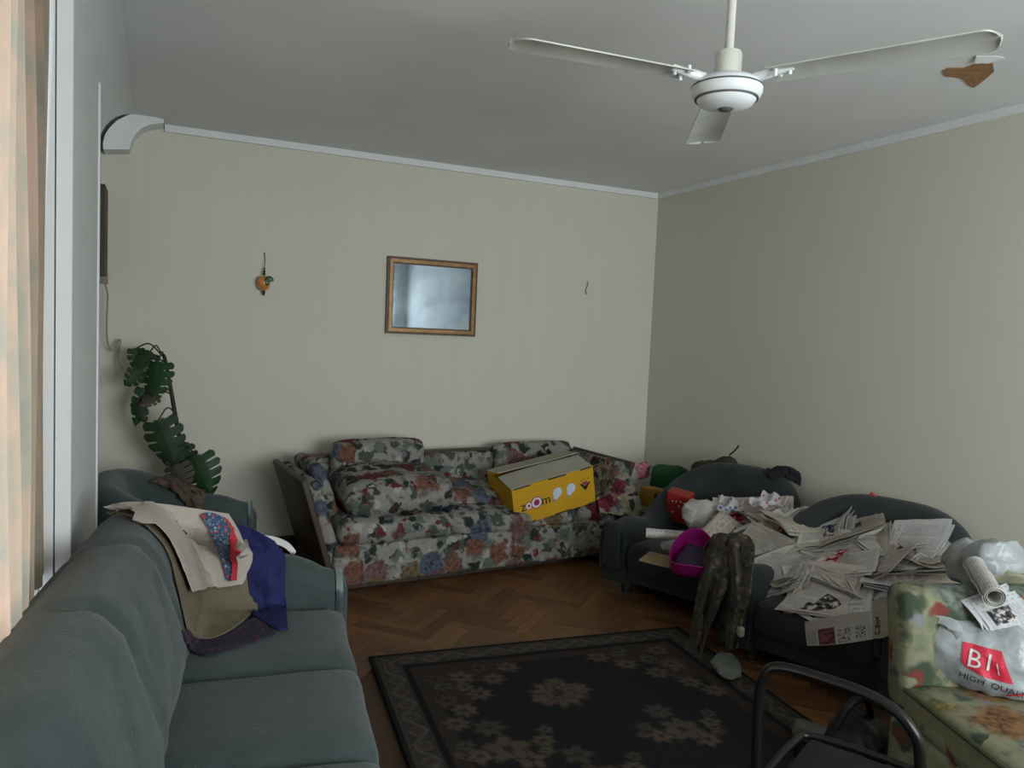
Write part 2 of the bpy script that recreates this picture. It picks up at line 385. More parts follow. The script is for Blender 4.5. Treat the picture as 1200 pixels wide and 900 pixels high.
def pane_mat():
    m, nt, b = nodes('clear_window_glass'); out = nt.nodes['Material Output']
    t = N(nt, 'ShaderNodeBsdfTransparent'); g = N(nt, 'ShaderNodeBsdfGlossy'); g.inputs['Roughness'].default_value = .05
    mx = N(nt, 'ShaderNodeMixShader'); mx.inputs[0].default_value = .06
    nt.links.new(t.outputs[0], mx.inputs[1]); nt.links.new(g.outputs[0], mx.inputs[2]); nt.links.new(mx.outputs[0], out.inputs[0]); return m
m_pane = pane_mat()
def window(name, axis, fixed, a0, a1, z0, z1, n):
    fr = MB(); w = .05
    def bar(p0, p1, q0, q1):
        if axis == 'x': fr.box((fixed, (p0+p1)/2, (q0+q1)/2), (.05, p1-p0, q1-q0))
        else: fr.box(((p0+p1)/2, fixed, (q0+q1)/2), (p1-p0, .05, q1-q0))
    bar(a0, a1, z0, z0+w); bar(a0, a1, z1-w, z1); bar(a0, a0+w, z0+w, z1-w); bar(a1-w, a1, z0+w, z1-w)
    for k in range(1, n): c = lerp(a0, a1, k/n); bar(c-w/2, c+w/2, z0+w, z1-w)
    o = struct(obj(name, fr, m_gloss, smooth=False))
    for k in range(n):
        c0, c1 = lerp(a0, a1, k/n)+w/2, lerp(a0, a1, (k+1)/n)-w/2; p = MB()
        if axis == 'x': p.box((fixed, (c0+c1)/2, (z0+z1)/2), (.006, c1-c0, z1-z0-2*w))
        else: p.box(((c0+c1)/2, fixed, (z0+z1)/2), (c1-c0, .006, z1-z0-2*w))
        obj('pane', p, m_pane, o, smooth=False)
    return o
window('window_1', 'x', XL-.05, -4.6, -2.86, .05, 2.5, 3)
window('window_2', 'y', YR-.05, -2.75, -.25, .78, 2.32, 3)
# white door lining: laminate panel on the pier and the two-step frame at its end
tr = obj('trim_1', MB().prism([Vector((-4.012, -2.462, .0)), Vector((-3.989, -1.536, .0)), Vector((-4.09, -1.536, .0)), Vector((-4.09, -2.462, .0))], (0, 0, 2.545)), m_lam, smooth=False); struct(tr)
ed = MB(); bb(ed, (-3.999, -1.536, 0), (-3.981, -1.512, 2.545)); obj('edge_strip', ed, m_gloss, tr, smooth=False)
fr1 = MB(); bb(fr1, (-4.045, -2.50, 0), (-4.0, -2.462, 2.60)); obj('frame_post', fr1, m_gloss, tr, smooth=False)
fr2 = MB(); bb(fr2, (-4.17, -2.512, 0), (-4.049, -2.462, 2.60)); obj('frame_post', fr2, m_gloss, tr, smooth=False)
# cove cornice along the left wall, thin cornices on the others
cv = []
for k in range(9):
    a = math.pi/2*k/8; cv.append(Vector((-3.885-.19*(1-math.cos(math.pi/2-a)) , 0, H-.20*(1-math.sin(math.pi/2-a)))))
prof = [Vector((-3.885, 0, H-.002))]+[Vector((-3.885-.185*math.sin(t), 0, H-.21*(1-math.cos(t)))) for t in [math.pi/2*k/8 for k in range(1, 9)]]+[Vector((-4.088, 0, H-.21)), Vector((-4.088, 0, H-.002))]
struct(obj('trim_2', MB().prism([p+Vector((0, -.16, 0)) for p in prof], (0, -6.8, 0)), m_ceil))
outer = [(121, 175), (120.5, 168), (123, 158), (128, 150), (137, 141), (147, 136), (155, 133)]
inner = [(163, 133), (192, 139.5), (192, 144), (176, 146), (166, 150), (159, 157), (154, 166), (151.5, 175)]
br = MB().prism([Py(x, y, -.16) for x, y in outer+inner], (0, .158, 0))
struct(obj('trim_3', br, m_trim, smooth=False))
tb = MB(); bb(tb, (-3.72, -.022, H-.045), (0, 0, H-.001)); struct(obj('trim_4', tb, m_trim, smooth=False))
tb = MB(); bb(tb, (-.022, YR, H-.045), (0, -.024, H-.001)); struct(obj('trim_5', tb, m_trim, smooth=False))
for nm, lo, hi in (('baseboard_back', (-4.05, -.015, -.006), (-.016, 0, .09)), ('baseboard_right', (-.015, YR, -.006), (0, 0, .09))):
    tb = MB(); bb(tb, lo, hi); struct(obj(nm, tb, m_wood, smooth=False))
# bare patch where the ceiling paint has come off
pp = [Pz(*q, H-.004) for q in ((1104, 84), (1112, 80), (1130, 80), (1142, 76), (1152, 75), (1163, 73), (1165, 84), (1156, 92), (1147, 99), (1141, 103), (1136, 101), (1128, 93), (1120, 91), (1108, 90))]
m_bare = M('bare_brown_plaster', (.30, .165, .075), .9, .2, 30, bump=.4, bscale=60)
obj('bare_patch', MB().prism(pp, (0, 0, .0035)), m_bare, ceiling, smooth=False, label='bare brown patch where the paint has peeled')
q = [Pz(*c, H-.006) for c in ((1142, 72), (1160, 72), (1177, 67), (1168, 66), (1144, 66))]
q[0].z -= .008; q[1].z -= .008; q[2].z -= .003
obj('paint_flake', MB().prism(q, (0, 0, .002)), m_trim, ceiling, smooth=False, label='white flake of paint peeling down')
# parquet blocks in herringbone
m_par = [M('parquet_block_'+n, c, .38, .22, 9, spec=.4) for n, c in (('honey', (.145, .068, .026)), ('amber', (.115, .053, .021)), ('russet', (.088, .04, .018)))]
pl, pw = .36, .072
pm = MB().box((0, 0, -.0035), (pl-.002, pw-.002, .007)); pme = []
for mm in m_par:
    o_ = obj('parquet_block', pm, mm, floor, smooth=False); pme.append(o_.data); bpy.data.objects.remove(o_)
rug_a = math.radians(-5.65); RUG0 = Vector((-2.832, -1.926, 0))
def under_rug(x, y):
    d = Vector((x, y, 0))-RUG0; ux = Vector((math.cos(rug_a), math.sin(rug_a), 0)); uy = Vector((math.sin(rug_a), -math.cos(rug_a), 0))
    return .2 < d.dot(ux) < 1.5 and d.dot(uy) > .2
cnt = 0; kk = int(pl/pw)
for i in range(-80, 80):
    for j in range(-30, 30):
        for o in (0, 1):
            # herringbone lattice turned by 45 degrees
            a = i*pw + j*pl; b = i*pw - j*pl
            c = (a+(pl/2 if o == 0 else pw/2), b+(pw/2 if o == 0 else pw+pl/2-pw*0))
            ca = math.cos(math.pi/4); x = -2.0+(c[0]-c[1])*ca; y = -1.6+(c[0]+c[1])*ca
            if -3.0 < x < -.95 and -3.9 < y < -.72 and not under_rug(x, y) and (y > -2.15 or x > -1.75) and cnt < 290:
                ob = bpy.data.objects.new('parquet_block', pme[rnd.randrange(3)]); COL.objects.link(ob); ob.parent = floor
                ob.location = (x, y, -rnd.random()*.0006); ob.rotation_euler = (0, 0, math.pi/4+(0 if o == 0 else math.pi/2)); cnt += 1

# ------------------------------------------------------------------ rug
def make_rug():
    w, l, st = 1.66, 2.6, .009; nx, ny = int(w/st), int(l/st)
    X, Y = np.meshgrid(np.linspace(0, w, nx), np.linspace(0, l, ny), indexing='ij')
    rg = np.random.default_rng(3)
    col = np.zeros((nx, ny, 3)); col[:] = (.0125, .0135, .0155)
    e = np.minimum.reduce([X, w-X, Y, l-Y])
    def put(mask, c): col[mask] = c
    brown = (.030, .022, .019); tan = (.070, .056, .043); rose = (.085, .060, .048); grn = (.045, .046, .036)
    # lobed brown corner pieces
    cx = np.minimum(X, w-X); cy = np.minimum(Y, l-Y)
    corner = cx + cy*.9 + .05*np.sin(cx*34)+.05*np.sin(cy*31+1) < .78
    put(corner | (e < .22), brown)
    def blob(x, y, r, c, n=6, amp=.22, ph=0, eye=None):
        dx, dy = X-x, Y-y; d = np.hypot(dx, dy); t = np.arctan2(dy, dx); rr = r*(1+amp*np.sin(n*t+ph))
        m = d < rr; put(m, c); put(m & (d > rr*.82), tuple(k*.55 for k in c)); put(m & (np.abs(np.sin(n*.5*t+ph)) < .14) & (d > .3*r), tuple(k*.5 for k in c))
        if eye: put(d < r*.25, eye)
    def bouquet(x, y, s):
        for (dx, dy, r, c) in ((-.13, -.02, .035, grn), (-.10, .05, .045, rose), (.13, .01, .04, tan), (.12, .07, .028, tan), (-.02, -.11, .055, grn), (.05, .11, .05, rose), (.0, .03, .075, tan), (.16, -.05, .03, grn), (-.16, .03, .022, tan)):
            blob(x+dx*s, y+dy*s, r*s, c, rg.integers(5, 8), .2, rg.random()*6, (.03, .022, .018))
    def star(x, y, s):
        blob(x, y, .12*s, rose, 11, .16, 1.); blob(x-.09*s, y+.03*s, .045*s, rose, 5, .2); blob(x+.10*s, y-.01*s, .05*s, rose, 6, .2); blob(x+.02*s, y-.10*s, .04*s, tan, 5, .2); blob(x, y, .07*s, tan, 8, .2); blob(x, y, .03*s, (.035, .025, .018), 6, .2)
    for sx in (0, 1):
        for sy in (0, 1):
            for _ in range(26):
                a = rg.random()*.55+.2; b_ = rg.random()*(.72-a)+.2
                if a*1.+b_*.9 > .72: continue
                blob((w-a) if sx else a, (l-b_) if sy else b_, .03+.03*rg.random(), (tan, grn, rose, (.045, .036, .030))[rg.integers(4)], rg.integers(5, 8), .2, rg.random()*6, (.02, .015, .013))
            for (a, b_) in ((.60, .26), (.50, .36), (.40, .48), (.30, .60), (.24, .70)):
                blob((w-a) if sx else a, (l-b_) if sy else b_, .055, tan, 7, .22, a*9, (.03, .022, .018))
    ux = Vector((math.cos(rug_a), math.sin(rug_a), 0)); uy = Vector((math.sin(rug_a), -math.cos(rug_a), 0))
    def at(px, py): d = Pz(px, py, .01)-RUG0; return d.dot(ux), d.dot(uy)
    for f, px, py, s in ((star, 655, 812, 1.0), (bouquet, 592, 872, 1.15), (bouquet, 795, 850, 1.1), (bouquet, 700, 905, 1.1), (star, 830, 930, 1)): f(*at(px, py), s)
    bouquet(.83, 2.0, 1.2); star(.83, 1.55, 1.1)
    # guard stripes and border scroll
    put(e < .155, (.038, .033, .030)); put(e < .02, (.012, .012, .012)); put((e > .135) & (e < .16), (.009, .009, .011)); put((e > .02) & (e < .028), (.05, .045, .038))
    s_ = np.where((Y < .16) | (Y > l-.16), X, Y); b2 = (e > .032) & (e < .128)
    sc = np.abs((e-.08)-.032*np.sin(s_*math.pi*2/.22)) < .009; put(b2 & sc, (.075, .066, .056))
    ph = np.mod(s_, .11)-.055; d2 = np.hypot(ph, e-.08-.0*ph); put(b2 & (d2 < .026), (.050, .037, .030)); put(b2 & (np.abs(d2-.030) < .005), (.07, .062, .05))
    return w, l, nx, ny, X, Y, col
w, l, nx, ny, X, Y, colr = make_rug()
zr = .011+.0012*np.sin(X*17)*np.sin(Y*13)
V = np.stack([X, -Y, zr], -1).reshape(-1, 3)
idx = np.arange(nx*ny).reshape(nx, ny)
Fq = np.stack([idx[:-1, :-1], idx[:-1, 1:], idx[1:, 1:], idx[1:, :-1]], -1).reshape(-1, 4)
me = bpy.data.meshes.new('rug'); me.from_pydata(V.tolist(), [], Fq.tolist())
ca_ = me.color_attributes.new('col', 'FLOAT_COLOR', 'POINT'); ca_.data.foreach_set('color', np.concatenate([colr.reshape(-1, 3), np.ones((nx*ny, 1))], 1).ravel().astype(np.float32))
me.materials.append(attr_mat('woven_rug_pile')); me.shade_smooth()
rug = bpy.data.objects.new('rug', me); COL.objects.link(rug); rug.location = RUG0; rug.rotation_euler = (0, 0, rug_a)
tag(rug, 'dark patterned rug with flower bouquets on a navy field and a scroll border', 'rug')
sm = rug.modifiers.new('thickness', 'SOLIDIFY'); sm.thickness = .010; sm.offset = -1

# ------------------------------------------------------------------ tub armchairs and sofa of the teal set
def tub(W_, D_, hb, ha, t, arch, lean=.0, ge=1.1, rc=.26, ae=2.2):
    """U-shaped padded shell: arms in front, back behind; crest arches over the back and rolls down to the arms"""
    hx, yb, yf = W_/2-t/2, D_/2-t/2, -D_/2+.06
    path = []
    L1 = yb-rc-yf
    for k in range(10): path.append((Vector((-hx, yf+L1*k/10, 0)), Vector((-1, 0, 0))))
    for k in range(10): a = math.pi/2*k/10; path.append((Vector((-hx+rc-rc*math.cos(a), yb-rc+rc*math.sin(a), 0)), Vector((-math.cos(a), math.sin(a), 0))))
    nb = max(14, int((2*hx-2*rc)/.07))
    for k in range(nb): path.append((Vector((-hx+rc+(2*hx-2*rc)*k/nb, yb, 0)), Vector((0, 1, 0))))
    for k in range(10): a = math.pi/2*(1-k/10); path.append((Vector((hx-rc+rc*math.cos(a), yb-rc+rc*math.sin(a), 0)), Vector((math.cos(a), math.sin(a), 0))))
    for k in range(11): path.append((Vector((hx, yb-rc-L1*k/10, 0)), Vector((1, 0, 0))))
    ring = []
    secs = []
    for p, n in path:
        g = sstep(yf+.05, yb, p.y)                       # 0 at the arm front, 1 at the back
        xx = abs(p.x)/hx
        h = lerp(ha, hb, g**ge) - (arch*(xx**ae) if g > .3 else arch*g/.3*(xx**ae))
        fr = sstep(yf-.02, yf+.16, p.y)
        h -= (1-fr)*.05
        tt = t*lerp(.92, 1.05, g); o_ = []
        R_ = tt/2
        o_.append((R_*.95, .07)); o_.append((R_*1.0, h*.35)); o_.append((R_*1.05, h-R_*1.1))
        for k in range(1, 8): a = math.pi*k/8; o_.append((R_*1.05*math.cos(a), h-R_*1.1+R_*1.1*math.sin(a)))
        o_.append((-R_*1.05, h-R_*1.1)); o_.append((-R_*1.0-lean*g*.6, h*.6)); o_.append((-R_-lean*g, .30)); o_.append((-R_*.9, .07))
        secs.append([p+n*(a+0)+Vector((0, 0, z)) + n*(.05*g*sstep(.2, hb, z)) for a, z in o_])
    m = MB(); K = len(secs[0]); vs = [q for s in secs for q in s]
    fs = [(i*K+k, i*K+(k+1) % K, (i+1)*K+(k+1) % K, (i+1)*K+k) for i in range(len(secs)-1) for k in range(K)]
    fs += [tuple(range(K)), tuple((len(secs)-1)*K+k for k in reversed(range(K)))]
    m.add(vs, fs); return m, secs
def teal_seat(name, label, cat, loc, rz, W_, D_, hb, ha, arch, mat, nseat, seat_top, t=.17, group=None, back=False, lean=.1, seed=0, ge=1.1, trim=True):
    T = thing(name, label, cat, loc, rz, group)
    sh, secs = tub(W_, D_, hb, ha, t, arch, lean, ge, ae=2.2 if trim else 3.4)
    parts = [obj('shell', sh, mat, T)]
    iw = W_-2*t
    b_ = MB().rbox((0, -.03, .17), (iw+.06, D_-.24, .20), .04, 4); parts.append(obj('base', b_, mat, T))
    for k in range(nseat):
        wv = iw/nseat; cx = -iw/2+wv*(k+.5)
        c = MB().rbox((cx, -.07, seat_top-.085), (wv-.008, D_-.22, .17), .06, 6, puff=(0, 0, .12), wr=.008, wf=5, seed=seed+k); parts.append(obj('seat_cushion', c, mat, T))
    if back:
        def groove(q):
            q = q.copy()
            for k in range(1, nseat):
                xk = -iw/2+iw/nseat*k; d_ = (q.x-xk-.06*(q.z))/.020; q.y += .020*math.exp(-d_*d_)*(1 if q.y < 0 else 0); q.z -= .010*math.exp(-d_*d_)*(1 if q.z > .1 else 0)
            for xk, am in ((-.62, .007), (.05, .008), (.22, .006), (.52, .008), (.66, .006), (-.1, .006)):
                d_ = (q.x-xk-.25*q.z-.12*math.sin(q.z*5+xk*9))/.014; q.y += am*math.exp(-d_*d_)*sstep(-.25, .1, q.z)*(1 if q.y < 0 else 0)
            return q
        bcn = MB().rbox((0, D_/2-t-.02, seat_top+.205), (iw+.02, .27, .50), .115, 44, rot=RX(-20), puff=(0, .10, .0), wr=.010, wf=4.5, seed=seed+10, fn=groove); parts.append(obj('back_cushion', bcn, mat, T))
    for s, cap in ((-1, secs[0]), (1, secs[-1])):
        pts = [cap[k] for k in range(1, len(cap)-1)]; pts = [p+Vector((0, -.004, 0)) for p in pts]
        obj('arm_trim', MB().tube(smooth_path(pts, 3), .016, 6), m_chrome if trim else mat, T, label='chrome strip round the arm front' if trim else None)
        ap = MB().rbox((cap[3].x*.5+cap[9].x*.5, cap[0].y-.012, .30), (t*.72, .06, ha*.62), .028, 4); obj('arm_front', ap, mat, T)
    for sx in (-1, 1):
        for sy in (-1, 1): obj('foot', MB().lathe([(.028, 0), (.032, .04), (.034, .08)], (sx*(W_/2-.14), sy*(D_/2-.16)-.02, 0), 10), m_foot, T)
    return T, parts
sofa, sofa_parts = teal_seat('sofa', 'long teal grey three seat sofa along the balcony door, clothes thrown over one end', 'sofa', (-3.575, -3.05, 0), math.radians(83), 2.06, .96, .76, .56, .03, m_teal, 3, .40, back=True, seed=3, ge=.7)
ac, ac_parts = teal_seat('armchair', 'teal grey armchair in the corner under the climbing plant, behind the sofa arm', 'armchair', (-3.61, -1.13, 0), math.radians(88), .88, .80, .76, .56, .03, m_teal, 1, .36, seed=20)
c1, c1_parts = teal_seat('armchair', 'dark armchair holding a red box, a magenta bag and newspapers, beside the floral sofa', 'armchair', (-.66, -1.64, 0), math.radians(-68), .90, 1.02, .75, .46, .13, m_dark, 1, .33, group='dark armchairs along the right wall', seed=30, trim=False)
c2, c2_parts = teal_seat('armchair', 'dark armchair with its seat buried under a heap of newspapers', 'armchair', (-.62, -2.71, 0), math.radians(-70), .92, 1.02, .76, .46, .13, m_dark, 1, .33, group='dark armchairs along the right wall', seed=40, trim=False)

# ------------------------------------------------------------------ floral sofa
fs_ = thing('floral_sofa', 'floral print sofa with flared wooden arms against the back wall', 'sofa', (-1.87, -.56, 0), math.radians(4.6))
FP = []
FP.append(obj('base', MB().rbox((0, -.02, .17), (1.98, .82, .24), .025, 8, wr=.004, wf=4), m_flor, fs_))
FP.append(obj('plinth', MB().box((0, .02, .035), (1.86, .70, .06)), m_wood, fs_, smooth=False))
FP.append(obj('backrest', MB().rbox((0, .33, .47), (1.96, .14, .42), .04, 8, rot=RX(-6)), m_flor, fs_))
FP.append(obj('back_rail', MB().box((0, .355, .685), (1.96, .05, .025)), m_wood, fs_, smooth=False))
for s in (-1, 1):
    R_ = RY(s*17)
    arm = obj('arm', MB().rbox((s*1.075, -.02, .40), (.035, .74, .58), .008, 3, rot=R_), m_wood, fs_)
    FP.append(obj('arm_pad', MB().rbox((s*1.025, -.03, .40), (.075, .74, .56), .03, 5, rot=R_, wr=.005, wf=6), m_flor, fs_))
    obj('arm_foot', MB().rbox((s*.985, -.02, .10), (.05, .66, .16), .01, 2), m_wood, fs_)
FP.append(obj('bolster', MB().rbox((-.955, .07, .52), (.09, .48, .44), .045, 6, rot=RY(-20), wr=.008, wf=6, seed=2), m_flor, fs_))
FP.append(obj('back_cushion', MB().rbox((-.50, .24, .60), (.66, .15, .40), .07, 7, rot=RX(-10), puff=(0, .25, .06), wr=.008, wf=6, seed=5), m_flor, fs_))
FP.append(obj('back_cushion', MB().rbox((.72, .27, .56), (.66, .13, .36), .05, 7, rot=RX(-8), puff=(0, .15, .03), wr=.006, wf=6, seed=6), m_flor, fs_))
FP.append(obj('seat_cushion', MB().rbox((-.585, -.10, .35), (.74, .66, .15), .065, 8, puff=(0, .04, .12), wr=.012, wf=5, seed=7), m_flor, fs_))
FP.append(obj('seat_cushion', MB().rbox((.05, -.10, .345), (.60, .64, .15), .06, 8, rot=RY(7) @ RX(3), puff=(0, .05, .14), wr=.014, wf=5, seed=8), m_flor, fs_))
FP.append(obj('seat_cushion', MB().rbox((.66, -.06, .315), (.62, .62, .13), .05, 8, rot=RY(-7), puff=(0, 0, .08), wr=.010, wf=5, seed=9), m_flor, fs_))
lc = obj('loose_cushion', MB().rbox((-.535, -.08, .535), (.70, .56, .22), .10, 9, rot=RX(5) @ RY(-2), puff=(.02, .06, .16), wr=.022, wf=5.5, seed=11), m_flor, fs_, label='plump loose cushion piled on the seat')
FP.append(lc)
FP.append(obj('loose_cushion', MB().rbox((.06, .02, .44), (.52, .46, .12), .055, 8, rot=RY(10) @ RX(7), puff=(.02, .03, .2), wr=.02, wf=6, seed=12), m_flor, fs_))

# ------------------------------------------------------------------ curtain
def curtain_mat():
    m, nt, b = nodes('printed_sheer_curtain'); out = nt.nodes['Material Output']
    tc = N(nt, 'ShaderNodeTexCoord'); sp = N(nt, 'ShaderNodeSeparateXYZ'); nt.links.new(tc.outputs['Object'], sp.inputs[0])
    nz = N(nt, 'ShaderNodeTexNoise'); nz.inputs['Scale'].default_value = 5; nz.inputs['Detail'].default_value = 7; nt.links.new(tc.outputs['Object'], nz.inputs['Vector'])
    f = mth(nt, 'ADD', mth(nt, 'MULTIPLY', mth(nt, 'SUBTRACT', nz.outputs['Fac'], .5), 1.6), .62)
    c = ramp(nt, f, [(.15, (.23, .235, .20)), (.45, (.31, .295, .24)), (.62, (.39, .31, .24)), (.88, (.46, .335, .255))])
    d = N(nt, 'ShaderNodeBsdfDiffuse'); t = N(nt, 'ShaderNodeBsdfTranslucent'); nt.links.new(c, d.inputs[0]); nt.links.new(c, t.inputs[0])
    mx = N(nt, 'ShaderNodeMixShader'); mx.inputs[0].default_value = .40
    nt.links.new(d.outputs[0], mx.inputs[1]); nt.links.new(t.outputs[0], mx.inputs[2]); nt.links.new(mx.outputs[0], out.inputs[0]); return m
P = []
for i in range(90):
    t = i/89; y = lerp(-2.53, -4.55, t); row = []
    for j in range(26):
        z = lerp(.70, 2.60, j/25); a = .018*math.sin(t*2.02/.145*2*math.pi/1.0+.6*math.sin(z*1.1)+1.9)
        yy = y + (.05*(1-t)**6)*(1-z/2.6)
        row.append(Vector((-4.080+a*lerp(1.1, .8, j/25)+.006*math.sin(z*3+t*20), yy, z)))
    P.append(row)
cur = thing('curtain', 'peach and green printed curtain hanging at the balcony door', 'curtain', (-4.08, -3.5, .7))
obj('drape', MB().grid(P), curtain_mat(), cur, world=True)
obj('curtain_rail', MB().tube([(-4.08, -2.53, 2.615), (-4.08, -4.6, 2.615)], .015, 8), m_gloss, cur, world=True)
for yy in (-2.6, -3.55, -4.55):
    rb = MB(); bb(rb, (XL, yy-.012, 2.60), (-4.08, yy+.012, 2.63)); obj('rail_bracket', rb, m_gloss, cur, world=True, smooth=False)

# ------------------------------------------------------------------ ceiling fan
m_fan = M('cream_enamel', (.62, .62, .56), .35, .04, 3, spec=.5)
m_fanw = M('white_enamel', (.74, .78, .80), .3, .03, 3, spec=.5)
m_blade = M('dusty_fan_blade', (.47, .49, .45), .5, .22, 5, detail=6)
m_groove = M('grey_groove', (.10, .10, .10), .6, .05, 3)
fx, fy = -2.176, -3.439
fan = thing('ceiling_fan', 'white three blade ceiling fan hanging on a long rod', 'ceiling fan', (fx, fy, 2.26))
obj('rod', MB().tube([(fx, fy, 2.42), (fx, fy, 2.74)], .0135, 12), m_fan, fan, world=True)
obj('canopy', MB().lathe([(.02, 2.66), (.055, 2.70), (.06, 2.748)], (fx, fy, 0), 24), m_fan, fan, world=True)
obj('coupler', MB().lathe([(.030, 2.355), (.040, 2.36), (.040, 2.425), (.036, 2.433), (.014, 2.436)], (fx, fy, 0), 28), m_fan, fan, world=True)
ho = obj('motor_housing', MB().lathe([(.0, 2.262), (.045, 2.264), (.078, 2.274), (.088, 2.287), (.090, 2.291), (.100, 2.296), (.106, 2.310), (.107, 2.322), (.102, 2.336), (.085, 2.350), (.03, 2.358)], (fx, fy, 0), 48), m_fanw, fan, world=True)
def sub(name, mb, mat, par):              # sub-part given in world coordinates
    inv = par.parent.matrix_basis.inverted(); mb.v = [inv @ p for p in mb.v]; return obj(name, mb, mat, par)
sub('groove', MB().lathe([(.0945, 2.2885), (.0960, 2.292), (.0945, 2.2955)], (fx, fy, 0), 48), m_groove, ho)
sub('groove', MB().lathe([(.1065, 2.3235), (.1078, 2.326), (.1060, 2.3290)], (fx, fy, 0), 48), m_groove, ho)
sub('centre_cap', MB().lathe([(.0, 2.257), (.018, 2.2575), (.024, 2.263), (.026, 2.268)], (fx, fy, 0), 24), m_groove, ho)
for k, an in enumerate((math.pi, -math.pi/3, math.pi/3)):
    an -= .046; R_ = Matrix.Rotation(an, 3, 'Z'); b = MB(); G = []
    for i in range(25):
        t = i/18 if i < 17 else 16/18+(i-16)/8*(2/18); x = lerp(.135, .715, t); wd = lerp(.105, .135, t)*(1 if t < .93 else math.sqrt(max(.02, 1-((t-.93)/.07)**2*.98)))
        row = []
        for j in range(7):
            v = (j/6-.5); row.append(Vector((fx, fy, 2.345)) + R_ @ Vector((x, v*wd, -.010*t+v*wd*math.tan(math.radians(-5)) + .010*(1-(2*v)**2))))
        G.append(row)
    bl = obj('blade', b.grid(G, .004), m_blade, fan, world=True)
    br = MB()
    P4 = [Vector((fx, fy, 2.343))+R_ @ Vector(q) for q in ((.085, 0, 0), (.13, 0, .004), (.20, .0, .012))]
    br.tube(P4, [.016, .014, .010], 8)
    for q in ((.155, .022), (.155, -.022), (.19, 0)): br.lathe([(.006, -.004), (.006, .018)], Vector((fx, fy, 2.338))+R_ @ Vector((q[0], q[1], q[1]*.23)), 8)
    sub('blade_bracket', br, m_fanw, bl)

# ------------------------------------------------------------------ mirror, ornament, hook, frame on the left wall
m_gilt = M('worn_gilt_wood', (.24, .135, .055), .4, .3, 20, metal=.35)
m_gilt2 = M('dark_gilt_edge', (.095, .055, .03), .45, .3, 20)
def glass_mirror():
    m, nt, b = nodes('dusty_mirror_glass'); tc = N(nt, 'ShaderNodeTexCoord')
    nz = N(nt, 'ShaderNodeTexNoise'); nz.inputs['Scale'].default_value = 6; nz.inputs['Detail'].default_value = 6; nt.links.new(tc.outputs['Object'], nz.inputs['Vector'])
    nt.links.new(ramp(nt, nz.outputs['Fac'], [(.3, (.20, .26, .34)), (.7, (.34, .42, .52))]), b.inputs['Base Color'])
    nt.links.new(ramp(nt, nz.outputs['Fac'], [(.3, (.02, .02, .02)), (.7, (.07, .07, .07))]), b.inputs['Roughness'])
    b.inputs['Metallic'].default_value = .85; return m
mir = thing('framed_mirror', 'small mirror in a gilt wooden frame on the back wall above the floral sofa', 'mirror', (-1.93, 0, 1.51))
x0, x1, z0, z1 = -2.277, -1.592, 1.510, 2.056
def frame_rect(x0, x1, z0, z1, w, y0, y1, mat, nm):
    for (a, b_, c, d) in ((x0, x1, z0, z0+w), (x0, x1, z1-w, z1), (x0, x0+w, z0+w, z1-w), (x1-w, x1, z0+w, z1-w)):
        m_ = MB(); bb(m_, (a, y0, c), (b_, y1, d)); obj(nm, m_, mat, mir, world=True, smooth=False)
frame_rect(x0, x1, z0, z1, .017, -.026, -.001, m_gilt2, 'frame_rail')
frame_rect(x0+.017, x1-.017, z0+.017, z1-.017, .022, -.032, -.001, m_gilt, 'inner_moulding')
frame_rect(x0+.039, x1-.039, z0+.039, z1-.039, .010, -.020, -.001, m_gilt2, 'inner_lip')
g = MB(); bb(g, (x0+.049, -.014, z0+.049), (x1-.049, -.006, z1-.049)); obj('glass', g, glass_mirror(), mir, world=True, smooth=False)
g = MB(); bb(g, (x1-.125, -.0155, z0+.052), (x1-.06, -.0142, z0+.085)); obj('sticker', g, M('pale_sticker', (.42, .46, .44), .6, .1, 9), mir, world=True, smooth=False)
m_orange = M('orange_glaze', (.55, .22, .045), .35, .2, 22, spec=.5); m_leafg = M('dark_green_glaze', (.02, .07, .025), .35, .2, 20); m_bead = M('black_bead', (.012, .014, .013), .35, .1, 9)
orn = thing('orange_ornament', 'orange fruit ornament with a green leaf hanging by a string on the back wall', 'ornament', (-3.11, -.03, 1.73))
ox, oy = -3.112, -.036
obj('string', MB().tube([(ox+.003, -.004, 2.003), (ox+.006, -.02, 1.96), (ox, oy, 1.90), (ox, oy, 1.73)], .0022, 5), m_bead, orn, world=True)
obj('nail', MB().tube([(ox+.003, 0, 2.003), (ox+.003, -.012, 2.005)], .004, 6), m_bead, orn, world=True)
for zz, rr in ((1.902, .0075), (1.885, .009), (1.868, .010), (1.748, .011), (1.733, .008)):
    obj('bead', MB().lathe([(.001, -rr), (rr*.7, -rr*.7), (rr, 0), (rr*.7, rr*.7), (.001, rr)], (ox, oy, zz), 10), m_bead, orn, world=True)
obj('fruit', MB().lathe([(.003, -.048), (.024, -.043), (.036, -.026), (.043, 0), (.041, .022), (.028, .042), (.008, .047)], (ox-.004, oy, 1.806), 24), m_orange, orn, world=True)
for sgn, ang in ((1, -15), (-.2, -75)):
    lf = MB(); G = []
    for i in range(9):
        t = i/8; wd = .019*math.sin(math.pi*min(1, t*1.02))**.7; a = math.radians(ang); c = Vector((ox+.004+.055*t*math.cos(a), oy-.040+.0*t, 1.842+.055*t*math.sin(a)))
        n_ = Vector((-math.sin(a), 0, math.cos(a))); G.append([c-n_*wd, c+Vector((0, -.005, 0)), c+n_*wd])
    obj('leaf', lf.grid(G, .002), m_leafg, orn, world=True)
hk = MB().tube(smooth_path([(-.640, 0, 1.985), (-.641, -.014, 1.983), (-.641, -.016, 1.955), (-.648, -.012, 1.935), (-.652, -.010, 1.905), (-.645, -.010, 1.885), (-.640, -.012, 1.90)], 4), .0032, 6)
tag(obj('wall_hook', hk, M('grey_wire', (.22, .22, .18), .5, .1, 9)), 'thin bent wire hook on the bare back wall near the corner', 'hook')
